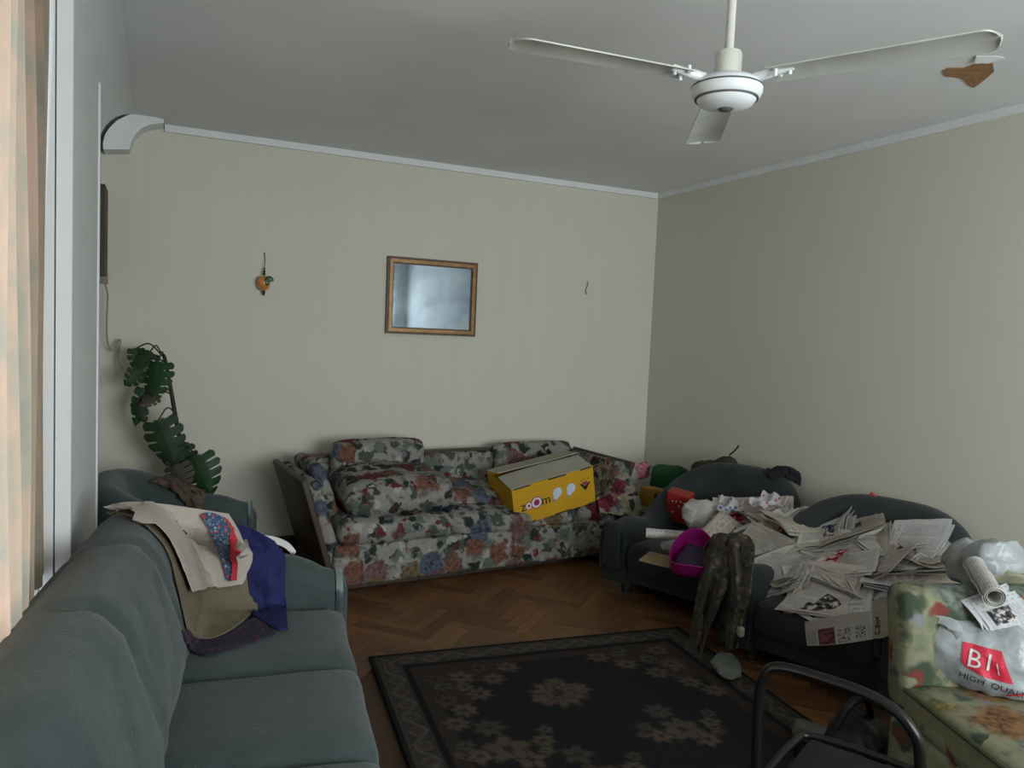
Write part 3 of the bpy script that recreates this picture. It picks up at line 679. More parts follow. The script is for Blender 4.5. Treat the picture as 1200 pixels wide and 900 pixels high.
dk = thing('wooden_wall_frame', 'dark wooden frame seen edge-on on the left wall, above the trailing cable', 'frame', (-4.04, -.28, 1.74))
fb = MB(); bb(fb, (-4.069, -.44, 1.78), (-4.022, -.15, 2.28)); obj('frame', fb, m_wood, dk, world=True, smooth=False)
fb = MB(); bb(fb, (-4.066, -.20, 1.735), (-4.018, -.15, 1.80)); obj('socket', fb, M('grey_beige_plastic', (.22, .20, .16), .5, .1, 8), dk, world=True, smooth=False)
cbp = [Py(122, 331, -.12), Py(126, 345, -.1), Py(125, 375, -.09), Py(126, 400, -.08), Py(132, 411, -.07), Py(137, 402, -.06), Py(141, 398, -.06), Py(140, 408, -.06), Py(138, 420, -.08), Py(143, 432, -.15)]
tag(obj('cable', MB().tube(smooth_path(cbp, 5), .006, 6), M('grey_cable', (.26, .26, .22), .6, .1, 9)), 'grey cable trailing down the back wall corner to the plant', 'cable')

# ------------------------------------------------------------------ climbing plant
m_mon = [M('monstera_leaf', (.012, .045, .014), .5, .35, 18, spec=.25), M('monstera_leaf_dull', (.020, .042, .018), .55, .35, 14, spec=.2), M('monstera_leaf_withered', (.055, .05, .035), .6, .3, 14)]
m_stem = M('brown_green_stem', (.03, .028, .018), .6, .3, 20)
plant = thing('climbing_plant', 'tall climbing plant with split green leaves behind the corner armchair', 'plant', (-3.58, -.38, 0))
obj('pot', MB().lathe([(.10, 0), (.12, .02), (.15, .26), (.16, .27), (.16, .30), (.14, .30), (.135, .27)], (-3.58, -.38, 0), 24), M('terracotta', (.20, .08, .045), .8, .2, 9), plant, world=True)
st = smooth_path([(-3.58, -.38, .25), (-3.575, -.36, .55), Py(212, 522, -.34), Py(206, 490, -.32), Py(200, 455, -.30), Py(193, 420, -.28), Py(190, 417, -.28)], 5)
obj('stem', MB().tube(st, [lerp(.016, .010, i/(len(st)-1)) for i in range(len(st))], 8), m_stem, plant, world=True)
def leaf(base, tip, nrm, width, mat, lob=5, curl=.12):
    base, tip, nrm = Vector(base), Vector(tip), Vector(nrm).normalized(); ax = tip-base; L = ax.length; ax.normalize(); sd = ax.cross(nrm).normalized(); nn = sd.cross(ax)
    if nn.dot(nrm) < 0: nn = -nn
    def w(t): return width/2*(math.sin(math.pi*min(1, (t*.93+.10)))**.62)*(1.12-.35*t)
    def pt(t, s, f):                        # t along the midrib, s side, f 0..1 outward
        back = -.16*f*f*(1-t)*L             # heart-shaped shoulders
        return base+ax*(t*L+back)+sd*(s*f*w(t))+nn*(-curl*L*(t*t)-.10*width*f*f+.02*width*math.cos(f*3))
    m = MB()
    for s in (-1, 1):
        G = [[pt(i/20, s, f) for f in (0, .2, .40)] for i in range(21)]; m.grid(G, .002)
        for k in range(lob):
            t0, t1 = k/lob, (k+1)/lob; G = []
            for i in range(6):
                u = i/5; row = []
                for f in (.38, .55, .75, .92, 1.0):
                    gap = .10*sstep(.38, .6, f); tt = lerp(t0+gap/lob, t1-gap/lob, u); ff = f if f < .9 else f-(.10*(2*u-1)**2)
                    row.append(pt(min(1, tt+.06*f*(1-tt)), s, ff))
                G.append(row)
            m.grid(G, .002)
    return m
lv = [((176, 412), (157, 440), 28, 0, -.28), ((186, 424), (176, 470), 38, 0, -.34), ((160, 408), (165, 437), 22, 1, -.24), ((166, 434), (148, 452), 24, 1, -.32), ((184, 464), (163, 474), 18, 2, -.36),
      ((170, 455), (160, 500), 22, 0, -.30), ((160, 470), (170, 495), 18, 1, -.33), ((186, 492), (206, 550), 44, 1, -.40), ((208, 515), (195, 546), 34, 1, -.36), ((212, 522), (218, 562), 40, 1, -.38), ((228, 535), (246, 583), 48, 0, -.46), ((205, 545), (216, 577), 36, 2, -.44)]
for k, (b_, t_, wpx, mi, yy) in enumerate(lv):
    B, T_ = Py(*b_, yy), Py(*t_, yy-.05); wd = wpx*.0053
    nr = (CAM-B).normalized()+Vector((rnd.uniform(-.5, .5), rnd.uniform(-.2, .2), rnd.uniform(.0, .6)))
    lf = obj('leaf', leaf(B, T_, nr, wd, None, 5 if wpx > 30 else 4), m_mon[mi], plant, world=True)
    anchor = min(st, key=lambda q: (q-(B+Vector((.03, 0, .02)))).length)
    mid = (anchor+B)/2+Vector((0, -.01, .05))
    obj('leaf_stalk', MB().tube(smooth_path([anchor, mid, B], 6), .0045, 6), m_stem, plant, world=True)
    obj('midrib', MB().tube([B+nr.normalized()*.004, lerp(B, T_, .5)+nr.normalized()*.004], [.003, .002], 5), m_mon[2], plant, world=True)

# ------------------------------------------------------------------ brown crumpled paper on the corner armchair
def crumple(c, d, seed, wr, n=9, rot=None, fr=7.):
    return MB().rbox(c, d, min(d)*.42, n, rot=rot, wr=wr, wf=fr, seed=seed)
at_ac = bvh(ac_parts)
m_kraft = M('brown_crumpled_paper', (.085, .06, .045), .85, .35, 20, bump=.5, bscale=40)
bp = drape([[(172, 566), (190, 561), (212, 563), (235, 573)], [(186, 570), (200, 568), (218, 572), (240, 580)], [(205, 578), (214, 580), (224, 583), (238, 590)], [(218, 590), (222, 594), (228, 596), (236, 597)]], at_ac, .02, 22, 26, it=3, wr=.05, wf=13, seed=4)
tag(obj('brown_paper', bp, m_kraft), 'brown crumpled wrapping paper on the crest of the corner armchair', 'paper')

# ------------------------------------------------------------------ clothes over the end of the teal sofa
T_s = bvh(sofa_parts)
m_khaki = M('khaki_cotton', (.15, .128, .085), .9, .15, 10, bump=.3, bscale=120)
m_white = M('off_white_cotton', (.40, .36, .32), .9, .12, 7, bump=.2, bscale=120)
m_navy = M('navy_mesh_cloth', (.012, .016, .085), .8, .25, 30, bump=.3, bscale=160)
m_red = M('red_ribbon', (.42, .025, .035), .7, .12, 12)
def speck(name, bg, cols, sc):
    m, nt, b = nodes(name); tc = N(nt, 'ShaderNodeTexCoord'); v = N(nt, 'ShaderNodeTexVoronoi'); v.inputs['Scale'].default_value = sc; nt.links.new(tc.outputs['Object'], v.inputs['Vector'])
    s = N(nt, 'ShaderNodeSeparateColor'); nt.links.new(v.outputs['Color'], s.inputs[0])
    c = ramp(nt, s.outputs[0], [(i/len(cols), k) for i, k in enumerate(cols)], 'CONSTANT')
    nt.links.new(mixc(nt, mth(nt, 'LESS_THAN', v.outputs['Distance'], .5), bg, c), b.inputs['Base Color']); b.inputs['Roughness'].default_value = .9; return m
m_speck = speck('speckled_print', (.03, .06, .12), [(.35, .04, .05), (.08, .16, .28), (.04, .07, .16), (.30, .30, .30), (.12, .20, .24)], 95)
m_nprint = speck('dark_printed_cotton', (.012, .012, .03), [(.012, .012, .03), (.10, .02, .03), (.015, .015, .05), (.02, .02, .03)], 70)
kh = obj('khaki_trousers', drape([[(124, 600), (165, 600), (215, 606), (262, 612)], [(160, 612), (190, 622), (230, 630), (280, 640)], [(192, 645), (215, 652), (250, 660), (292, 668)], [(205, 690), (225, 692), (258, 695), (299, 695)], [(216, 738), (232, 752), (262, 746), (303, 717)]], T_s, .014, 30, 26, it=16, wr=.007, wf=8, seed=1, th=.006), m_khaki)
T_k = bvh(sofa_parts+[kh])
tag(kh, 'khaki trousers hanging over the sofa back under a white garment', 'trousers')
wt = thing('white_garment', 'off-white garment with a red and speckled trim on top of the khaki trousers', 'garment', Pz(215, 640, .6))
wcl = obj('cloth', drape([[(121, 594), (150, 588), (195, 591), (268, 602)], [(150, 602), (180, 606), (222, 610), (280, 622)], [(185, 625), (205, 632), (238, 638), (288, 642)], [(203, 655), (222, 660), (250, 662), (295, 658)], [(219, 696), (240, 691), (262, 687), (283, 684)]], T_k, .022, 36, 34, it=16, wr=.006, wf=7, seed=2, th=.004), m_white, wt, world=True)
T_w = bvh(sofa_parts+[kh, wcl])
obj('speckled_trim', drape([[(234, 603), (248, 601), (262, 606)], [(248, 625), (258, 622), (270, 628)], [(258, 650), (266, 650), (274, 650)], [(265, 679), (269, 681), (273, 681)]], T_w, .012, 20, 10, it=10, wr=.003, seed=3, th=.006), m_speck, wt, world=True, label='blue and red speckled trim')
obj('red_band', drape([[(262, 605), (266, 608)], [(270, 625), (276, 627)], [(272, 650), (278, 650)], [(271, 681), (277, 681)]], T_w, .020, 18, 4, it=10, wr=.002, seed=3, th=.006), m_red, wt, world=True, label='bright red ribbon band')
nv = obj('navy_cloth', drape([[(276, 614), (292, 618), (308, 626), (322, 634)], [(286, 645), (302, 650), (318, 655), (333, 655)], [(292, 688), (308, 692), (322, 694), (334, 695)], [(296, 725), (312, 735), (325, 742), (337, 742)]], T_s, .018, 24, 16, it=5, wr=.014, wf=10, seed=5), m_navy)
tag(nv, 'navy blue mesh cloth slung over the far sofa arm', 'cloth')
np_ = obj('printed_cloth', drape([[(212, 738), (240, 752), (275, 743), (305, 720)], [(216, 752), (243, 762), (280, 752), (315, 735)], [(222, 766), (246, 770), (284, 758), (322, 745)]], T_s, .010, 12, 22, it=2, wr=.008, wf=12, seed=6), m_nprint)
tag(np_, 'dark cloth with small red print lying on the sofa seat under the trousers', 'cloth')
wc = obj('white_cloth', drape([[(299, 626), (322, 629), (338, 636), (347, 646)], [(300, 632), (322, 637), (335, 643), (344, 652)]], T_s, .014, 6, 18, it=2, wr=.006, seed=8), M('white_cotton', (.60, .62, .62), .85, .06, 9))
tag(wc, 'white strip of cloth folded over the top of the far sofa arm', 'cloth')

# ------------------------------------------------------------------ yellow carton
def text_mesh(s, size, ext=.0006):
    cu_ = bpy.data.curves.new('txt', 'FONT'); cu_.body = s; cu_.size = size; cu_.align_x = 'CENTER'; cu_.align_y = 'CENTER'; cu_.extrude = ext; cu_.resolution_u = 3
    o = bpy.data.objects.new('txt', cu_); COL.objects.link(o); bpy.context.view_layer.update()
    me_ = bpy.data.meshes.new_from_object(o.evaluated_get(bpy.context.evaluated_depsgraph_get())); bpy.data.objects.remove(o)
    m = MB(); m.add([v.co.copy() for v in me_.vertices], [tuple(p.vertices) for p in me_.polygons]); return m
bx = thing('carton', 'yellow light bulb carton with grey flaps lying open on the floral sofa', 'box')
bx.matrix_basis = Matrix.Translation((-1.606, -.9, .285)) @ (Matrix.Rotation(.007, 3, 'Z') @ Matrix.Rotation(-.224, 3, 'Y') @ Matrix.Rotation(.126, 3, 'X')).to_4x4()
bw, bd, bh = .616, .381, .265
m_yel = M('yellow_printed_card', (.52, .29, .012), .6, .08, 5); m_card = M('brown_cardboard', (.20, .105, .035), .8, .12, 6); m_grey = M('grey_card_inside', (.34, .32, .26), .85, .10, 5)
m_blk = M('black_ink', (.015, .013, .012), .6, .05, 9); m_pink = M('magenta_ink', (.30, .03, .10), .6, .05, 9); m_wht = M('white_ink', (.62, .64, .68), .6, .04, 9)
tk = .006
def lb(lo, hi): m_ = MB(); bb(m_, lo, hi); return m_
front = obj('front_panel', lb((0, 0, 0), (bw, tk, bh)), m_yel, bx, smooth=False)
obj('side_panel', lb((0, tk, 0), (tk, bd-tk, bh)), m_yel, bx, smooth=False); obj('side_panel', lb((bw-tk, tk, 0), (bw, bd-tk, bh)), m_yel, bx, smooth=False)
obj('back_panel', lb((0, bd-tk, 0), (bw, bd, bh)), m_yel, bx, smooth=False); obj('bottom_panel', lb((tk, tk, 0), (bw-tk, bd-tk, tk)), m_card, bx, smooth=False)
# top flaps, sprung up along the middle
obj('flap', MB().grid([[Vector((x, lerp(0, bd*.52, j/6), bh+.004+.022*(j/6)**1.4+.006*math.sin(x*7))) for j in range(7)] for x in [lerp(-.002, bw+.002, i/10) for i in range(11)]], .005), m_grey, bx)
obj('flap', MB().grid([[Vector((x, lerp(bd, bd*.50, j/6), bh+.004+.040*(j/6)**1.3+.008*math.sin(x*5+2))) for j in range(7)] for x in [lerp(-.002, bw+.002, i/10) for i in range(11)]], .005), m_grey, bx)
def put(mb, u, v, mat, nm, dy=-.0012):
    mb.v = [Vector((u*bw+p.x, dy-p.z, v*bh+p.y)) for p in mb.v]; return obj(nm, mb, mat, front, smooth=False)
def disc(r0_, r1, n=28):
    m_ = MB(); vs = []; 
    for k in range(n): a = 2*math.pi*k/n; vs += [(r1*math.cos(a), r1*math.sin(a), 0), (r0_*math.cos(a), r0_*math.sin(a), 0)]
    m_.add(vs, [(2*k, 2*((k+1) % n), 2*((k+1) % n)+1, 2*k+1) for k in range(n)]); return m_
put(text_mesh('z', .095), .115, .46, m_blk, 'lettering'); put(text_mesh('m', .092), .39, .47, m_blk, 'lettering')
put(disc(.010, .022), .180, .45, m_wht, 'lettering', -.002); put(disc(.0, .010), .180, .45, m_red, 'lettering', -.002); put(disc(.022, .026), .18, .45, m_pink, 'lettering', -.002)
put(disc(.022, .036), .275, .48, m_wht, 'lettering', -.002); put(disc(.036, .042), .275, .48, m_pink, 'lettering', -.002); put(disc(.0, .022), .275, .48, m_pink, 'lettering', -.002)
m_bulb = M('pale_blue_ink', (.52, .58, .68), .6, .05, 9); m_bulbc = M('grey_ink', (.28, .29, .27), .6, .05, 9)
def bulb():
    pts = [(.034*math.cos(a), .034*math.sin(a)) for a in [math.radians(d) for d in range(-35, 216, 14)]]+[(-.018, -.036), (-.013, -.048), (.013, -.048), (.018, -.036)]
    m_ = MB(); m_.add([(x*math.cos(.5)-y*math.sin(.5)*-1, y*math.cos(.5)-x*math.sin(.5), 0) for x, y in pts], [tuple(range(len(pts)))]); return m_
def bulbcap():
    pts = [(-.013, -.048), (.013, -.048), (.010, -.066), (-.010, -.066)]; m_ = MB(); m_.add([(x*math.cos(.5)+y*math.sin(.5)*1, y*math.cos(.5)-x*math.sin(.5), 0) for x, y in pts], [(0, 1, 2, 3)]); return m_
for u in (.535, .705):
    put(bulb().__class__() if False else bulb(), u, .58, m_bulb, 'bulb_print', -.002)
    mb_ = bulbcap(); mb_.v = [Vector((-p.x, p.y, p.z)) if False else p for p in mb_.v]; put(mb_, u, .58, m_bulbc, 'bulb_print', -.002)
em = MB(); em.add([(-.042, .012, 0), (0, -.042, 0), (.042, .012, 0), (.026, .012, 0), (0, -.012, 0), (-.026, .012, 0)], [(0, 1, 4, 5), (1, 2, 3, 4)]); put(em, .885, .56, m_blk, 'emblem', -.002)
em = MB(); em.add([(-.022, .014, 0), (0, -.008, 0), (.022, .014, 0), (.012, .026, 0), (0, .018, 0), (-.012, .026, 0)], [tuple(range(6))]); put(em, .885, .56, m_pink, 'emblem', -.002)
for dx in (-.028, 0, .028): put(disc(0, .004, 10), .885+dx/bw, .70, m_blk, 'emblem', -.002)
m_edge = M('dark_torn_edge', (.05, .05, .025), .8, .2, 20)
for u0, u1, vv in ((.02, .22, .985), (.44, .66, .985), (.84, .98, .985), (.0, .25, .006), (.48, .69, .006), (.90, 1.0, .006)):
    put(lb((-(u1-u0)*bw/2, -.005, -.001), ((u1-u0)*bw/2, .005, .001)), (u0+u1)/2, vv, m_edge, 'torn_edge', -.001)

# ------------------------------------------------------------------ things at the right end of the floral sofa
def plastic(name, col, rough=.3):
    m, nt, b = nodes(name); tc = N(nt, 'ShaderNodeTexCoord'); nz = N(nt, 'ShaderNodeTexNoise'); nz.inputs['Scale'].default_value = 16; nz.inputs['Detail'].default_value = 6; nt.links.new(tc.outputs['Object'], nz.inputs['Vector'])
    nt.links.new(mixc(nt, nz.outputs['Fac'], tuple(c*.82 for c in col), tuple(min(1, c*1.12) for c in col)), b.inputs['Base Color'])
    b.inputs['Roughness'].default_value = rough; b.inputs['Subsurface Weight'].default_value = .15; b.inputs['Subsurface Radius'].default_value = (.02, .02, .02)
    bp_ = N(nt, 'ShaderNodeBump'); bp_.inputs['Strength'].default_value = .5; bp_.inputs['Distance'].default_value = .02; nt.links.new(nz.outputs['Fac'], bp_.inputs['Height']); nt.links.new(bp_.outputs[0], b.inputs['Normal'])
    return m
m_bag = plastic('white_plastic_film', (.30, .325, .335)); m_bag2 = plastic('milky_plastic_film', (.36, .38, .38))
c = Py(722, 552, -.45); tag(obj('plastic_bag', crumple(c, (.26, .22, .17), 3, .045, 12), m_bag2), 'crumpled white plastic bag on the arm of the floral sofa beside the yellow carton', 'plastic bag')
c = Py(751, 551, -.50); tag(obj('pink_cloth', crumple(c, (.15, .10, .12), 5, .03, 8), speck('pink_print', (.42, .12, .16), [(.5, .16, .2), (.25, .25, .25), (.05, .05, .06), (.45, .3, .3)], 40)), 'small pink printed cloth between the plastic bag and the green bag', 'cloth')
T_f = bvh(FP)
m_blank = floral('faded_floral_blanket', (.30, .27, .19), s1=9, k=.8)
bl_ = drape([[(690, 548), (705, 540), (722, 545), (738, 560)], [(694, 570), (710, 565), (730, 570), (748, 580)], [(698, 588), (715, 588), (735, 592), (752, 600)], [(700, 600), (718, 602), (738, 610), (750, 630)]], T_f, .03, 18, 18, it=5, wr=.03, wf=7, seed=9)
tag(obj('floral_blanket', bl_, m_blank), 'faded floral blanket bunched over the arm of the floral sofa next to the carton', 'blanket')

# ------------------------------------------------------------------ on the first dark armchair
m_green = M('dark_green_cloth', (.012, .075, .022), .8, .25, 8, bump=.3); m_olive = M('olive_cloth', (.035, .04, .022), .85, .25, 12, bump=.4)
def at1(px, py, x): return Px(px, py, x)
c = Px(785, 560, -.27); tag(obj('green_bag', MB().rbox((c.x, c.y, (c.z+.10)/2), (.17, .30, c.z+.10), .085, 9, rot=RZ(20), puff=(.1, .05, .0), wr=.014, wf=8, seed=3), m_green), 'dark green stuffed bag standing on the floor behind the small amber carton', 'bag')
cap = thing('olive_bag', 'olive cloth bag lying on the crest of the dark armchair by the corner', 'bag', Px(840, 545, -.18))
cc = Px(838, 548, -.18)
obj('body', MB().rbox(cc, (.15, .36, .12), .055, 9, rot=RZ(18) @ RX(-20), wr=.025, wf=9, seed=6), m_olive, cap, world=True)
obj('cord', MB().tube(smooth_path([Px(855, 533, -.18), Px(861, 528, -.17), Px(866, 522, -.16)], 4), .006, 6), m_foot, cap, world=True)
T_1 = bvh(c1_parts); tag(obj('black_garment', drape([[(898, 552), (912, 546), (926, 547), (938, 554)], [(901, 558), (913, 553), (926, 555), (939, 562)], [(906, 565), (916, 561), (926, 563), (938, 570)]], T_1, .022, 12, 16, it=2, wr=.02, wf=16, seed=3), M('black_cotton', (.010, .011, .013), .9, .2, 10)), 'black garment laid over the armchair crest above the newspapers', 'garment')
m_ybox = M('amber_card', (.27, .145, .018), .6, .1, 8)
ybx = thing('small_carton', 'small amber carton with a black mark standing behind the red box', 'box', Px(767, 592, -.55))
o_ = Px(767, 583, -.55); Rq = RZ(22)
obj('body', MB().box(o_, (.10, .19, .13), Rq), m_ybox, ybx, world=True, smooth=False)
obj('black_mark', MB().box(o_+Rq @ Vector((-.0515, -.055, .01)), (.002, .05, .06), Rq), m_blk, ybx, world=True, smooth=False)
rbx = thing('red_box', 'glossy red box with white dots tilted against the newspapers', 'box', Px(797, 612, -.66))
o_ = Px(797, 593, -.66); Rr = RZ(30) @ RY(-14) @ RX(6)
obj('body', MB().rbox(o_, (.09, .16, .21), .012, 3, rot=Rr), M('glossy_red_card', (.28, .022, .02), .25, .12, 6, spec=.6), rbx, world=True)
for a, b_ in ((-.045, .05), (-.02, .055), (.01, .05), (.035, .045), (-.04, -.05), (.03, -.03), (-.01, .02)):
    obj('dot', MB().lathe([(.001, -.001), (.006, 0), (.001, .001)], o_+Rr @ Vector((-.0455, a, b_)), 8, rot=Rr @ RY(90)), m_wht, rbx, world=True)
m_mag = M('magenta_foil', (.30, .012, .16), .22, .15, 10, metal=.4, spec=.7)
mg = thing('magenta_bag', 'shiny magenta foil gift bag lying open on the dark armchair seat', 'bag', Pz(812, 665, .34))
mo = Pz(812, 656, .40); Rm = Matrix.Rotation(math.radians(32), 3, Vector((0, 0, 1)).cross(Vector((-.63, -.77, 0)))) @ RZ(25)
def mring(h, k): return [mo+Rm @ Vector((k*.13*math.cos(a)*(1+.10*math.sin(3*a)), k*.12*math.sin(a)*(1+.08*math.sin(2*a+1)), h*.75+.018*math.sin(2*a+1))) for a in [2*math.pi*i/26 for i in range(26)]]
G = [mring(-.045, .80), mring(-.02, .97), mring(.03, 1.0), mring(.075, .98), mring(.10, 1.02)]; G = [r+[r[0]] for r in G]
obj('wall', MB().grid(G, .004), m_mag, mg, world=True)
mf = MB(); mf.add(mring(-.040, .80), [tuple(range(26))]); obj('bottom', mf, m_mag, mg, world=True)
obj('dark_lining', crumple(mo+Rm @ Vector((0, 0, .0)), (.17, .15, .05), 4, .012, 7, Rm), M('dark_purple_film', (.02, .012, .03), .4, .2, 9), mg, world=True)
cbq = Pz(782, 658, .345); tag(obj('cardboard_piece', MB().box(cbq, (.20, .26, .006), RZ(38) @ RX(4)), M('tan_cardboard', (.24, .17, .09), .85, .1, 8), smooth=False), 'flat tan cardboard piece under the magenta bag', 'cardboard')
cl = obj('clear_wrap', crumple(Pz(788, 640, .40), (.10, .12, .07), 14, .03, 8, RZ(10), 10), plastic('grey_film', (.34, .35, .36), .25)); tag(cl, 'clear crumpled plastic wrap beside the magenta bag', 'wrap')

# ------------------------------------------------------------------ newspapers
papers = [newsprint('newsprint_'+n, p, ph, k) for k, (n, p, ph) in enumerate((('grey', (.40, .385, .35), (.10, .06, .045)), ('cream', (.42, .385, .315), (.16, .03, .04)), ('white', (.47, .47, .46), (.04, .05, .13)), ('buff', (.36, .33, .28), (.12, .09, .07)), ('pale', (.45, .44, .41), (.05, .05, .05)), ('pink', (.42, .36, .33), (.34, .03, .07))))]
def paper_mesh(seed, a, b, mat, pages=3, k1=1.2, k2=.6):
    r_ = random.Random(seed); m = MB(); c1, c2 = r_.uniform(-k1, k1), r_.uniform(-k2, k2); fold = r_.choice((0, 0, 1)); fh = r_.uniform(.10, .25)
    for p in range(pages):
        rz_ = r_.uniform(-.10, .10) if p else 0; dx, dy = (r_.uniform(-.02, .02), r_.uniform(-.025, .025)) if p else (0, 0); cc_ = c1+r_.uniform(-.25, .25)*p; G = []
        for i in range(11):
            row = []
            for j in range(9):
                x, y = (i/10-.5)*a, (j/8-.5)*b
                z = -cc_*x*x*1.6-c2*y*y*1.4-(abs(y)*fh if fold else 0)+.010*noise.noise(Vector((x*9, y*9, seed*1.7+p)))
                z += .03*sstep(.3, .5, i/10-.5)*r_.choice((1,))*math.sin(seed)
                row.append(Vector((x*math.cos(rz_)-y*math.sin(rz_)+dx, x*math.sin(rz_)+y*math.cos(rz_)+dy, z-.006*p)))
            G.append(row)
        m.grid(G, .0015)
    return m
variants = []
for k in range(30):
    a, b = ((.30, .40), (.28, .36), (.40, .30), (.22, .34), (.34, .46))[k % 5]
    o_ = obj('newspaper', paper_mesh(k+1, a*.95, b*.95, None, 3 if k % 2 else 4), papers[k % 6]); variants.append(o_.data); bpy.data.objects.remove(o_)
words = ['grey newspaper with a brown photograph in the heap on the armchairs', 'cream newspaper with a dark red photograph in the heap on the armchairs', 'white newspaper with a blue photograph in the heap on the armchairs', 'buff newspaper with a brown picture in the heap on the armchairs', 'pale newspaper with a black picture in the heap on the armchairs', 'pinkish newspaper with a bright red picture in the heap on the armchairs']
def place_paper(k, loc, R_, where=None):
    where = where or ('on the armchair beside the floral sofa' if loc.y > -2.16 else 'on the armchair next to the tube chair')
    o = bpy.data.objects.new('newspaper', variants[k]); COL.objects.link(o); o.matrix_basis = Matrix.Translation(loc) @ R_.to_4x4()
    return tag(o, words[k % 6].replace('in the heap on the armchairs', where), 'newspaper', 'newspapers heaped on the dark armchairs')
SL = .45; ZA = .775
def on_heap(px, py, lift=0.):
    d = ray(px, py); t = (ZA+SL*CAM.x-CAM.z)/(d.z-SL*d.x); return CAM+d*t
poly = [(822, 606), (855, 590), (900, 592), (930, 606), (985, 622), (1040, 634), (1085, 632), (1105, 640), (1080, 658), (1050, 675), (1015, 696), (990, 705), (950, 698), (915, 683), (885, 658), (850, 636), (825, 618)]
def inside(x, y):
    r_ = False; n = len(poly)
    for i in range(n):
        (x1_, y1_), (x2_, y2_) = poly[i], poly[(i+1) % n]
        if (y1_ > y) != (y2_ > y) and x < (x2_-x1_)*(y-y1_)/(y2_-y1_)+x1_: r_ = not r_
    return r_
slope = math.degrees(math.atan(SL)); pts = []
rp = random.Random(21); tries = 0
while len(pts) < 82 and tries < 9000:
    tries += 1; x, y = rp.uniform(805, 1125), rp.uniform(572, 716)
    if inside(x, y) and all((x-a)**2+((y-b)*1.5)**2 > 18**2 for a, b in pts): pts.append((x, y))
rp.shuffle(pts)
for i, (x, y) in enumerate(pts):
    p = on_heap(x, y); lay = i/len(pts)
    p += Vector((-.4, 0, .9))*(lay*.055-.03)
    R_ = RY(-slope*rp.uniform(.6, 1.05)) @ RX(rp.gauss(0, 11)) @ RY(rp.gauss(0, 9)) @ RZ(rp.uniform(0, 360))
    place_paper(rp.randrange(30), p, R_)
# lower layers that carry the heap: folded bundles on the seats and over the arm between the chairs
for i, (x, y, z, a) in enumerate(((-.80, -2.62, .345, 20), (-.72, -2.85, .345, 80), (-.62, -2.62, .39, -30), (-.55, -2.85, .42, 10), (-.85, -2.88, .38, 50), (-.48, -2.55, .46, 15), (-.42, -2.80, .52, 70), (-.62, -1.78, .345, 10), (-.50, -1.60, .37, 60), (-.42, -1.80, .44, -20), (-.36, -2.60, .57, 10))):
    o = place_paper((i*7) % 30, Vector((x, y, z)), RY(-14) @ RZ(a)); o.scale = (.9, .9, 2.2)
# the sheet hanging over the front of the heap, with a red picture
def sheet(pxs, x, mat, nm, lab, wr=.008, seed=1):
    G = spline_grid(pxs, 12, 14); G = [[Px(q.x, q.y, x+wr*2*noise.noise(Vector((q.x*.03, q.y*.03, seed)))) for q in r] for r in G]
    return tag(obj(nm, MB().grid(G, .003), mat), lab, 'newspaper', 'newspapers heaped on the dark armchairs')
def front_page():
    m, nt, b = nodes('front_page_print'); tc = N(nt, 'ShaderNodeTexCoord'); sp = N(nt, 'ShaderNodeSeparateXYZ'); nt.links.new(tc.outputs['UV'], sp.inputs[0]); v, u = sp.outputs[0], sp.outputs[1]
    def bt(x, a, c): return mth(nt, 'MULTIPLY', mth(nt, 'GREATER_THAN', x, a), mth(nt, 'LESS_THAN', x, c))
    def rect(a, c, d, e): return mth(nt, 'MULTIPLY', bt(u, a, c), bt(v, d, e))
    nz = N(nt, 'ShaderNodeTexNoise'); nz.inputs['Scale'].default_value = 9; nt.links.new(tc.outputs['UV'], nz.inputs['Vector'])
    c = mixc(nt, nz.outputs['Fac'], (.40, .385, .345), (.47, .455, .42))
    ln = mth(nt, 'LESS_THAN', mth(nt, 'FRACT', mth(nt, 'MULTIPLY', u, 42)), .45)
    c = mixc(nt, mth(nt, 'MULTIPLY', mth(nt, 'MULTIPLY', ln, rect(.03, .16, .40, .95)), .6), c, (.10, .10, .10))
    c = mixc(nt, rect(.20, .42, .40, .97), c, ramp(nt, nz.outputs['Fac'], [(.4, (.07, .02, .025)), (.6, (.22, .06, .07))]))
    n2 = N(nt, 'ShaderNodeTexNoise'); n2.inputs['Scale'].default_value = 26; nt.links.new(tc.outputs['UV'], n2.inputs['Vector'])
    ink = mth(nt, 'GREATER_THAN', n2.outputs['Fac'], .54)
    c = mixc(nt, mth(nt, 'MULTIPLY', ink, mth(nt, 'ADD', rect(.45, .66, .50, .95), rect(.72, .88, .45, .85))), c, (.06, .06, .06))
    nt.links.new(c, b.inputs['Base Color']); b.inputs['Roughness'].default_value = .85; return m
sheet([[(943, 729), (968, 724), (995, 719), (1018, 716)], [(944, 743), (970, 739), (997, 735), (1021, 733)], [(946, 757), (972, 756), (998, 753), (1023, 749)]], -1.08, front_page(), 'newspaper', 'newspaper page with a dark red picture hanging over the armchair seat front')
sheet([[(1022, 705), (1030, 700), (1040, 698)], [(1022, 725), (1032, 724), (1041, 722)], [(1022, 748), (1032, 748), (1041, 745)]], -1.10, papers[3], 'newspaper', 'narrow buff newspaper edge hanging next to the floral chair back', seed=4)
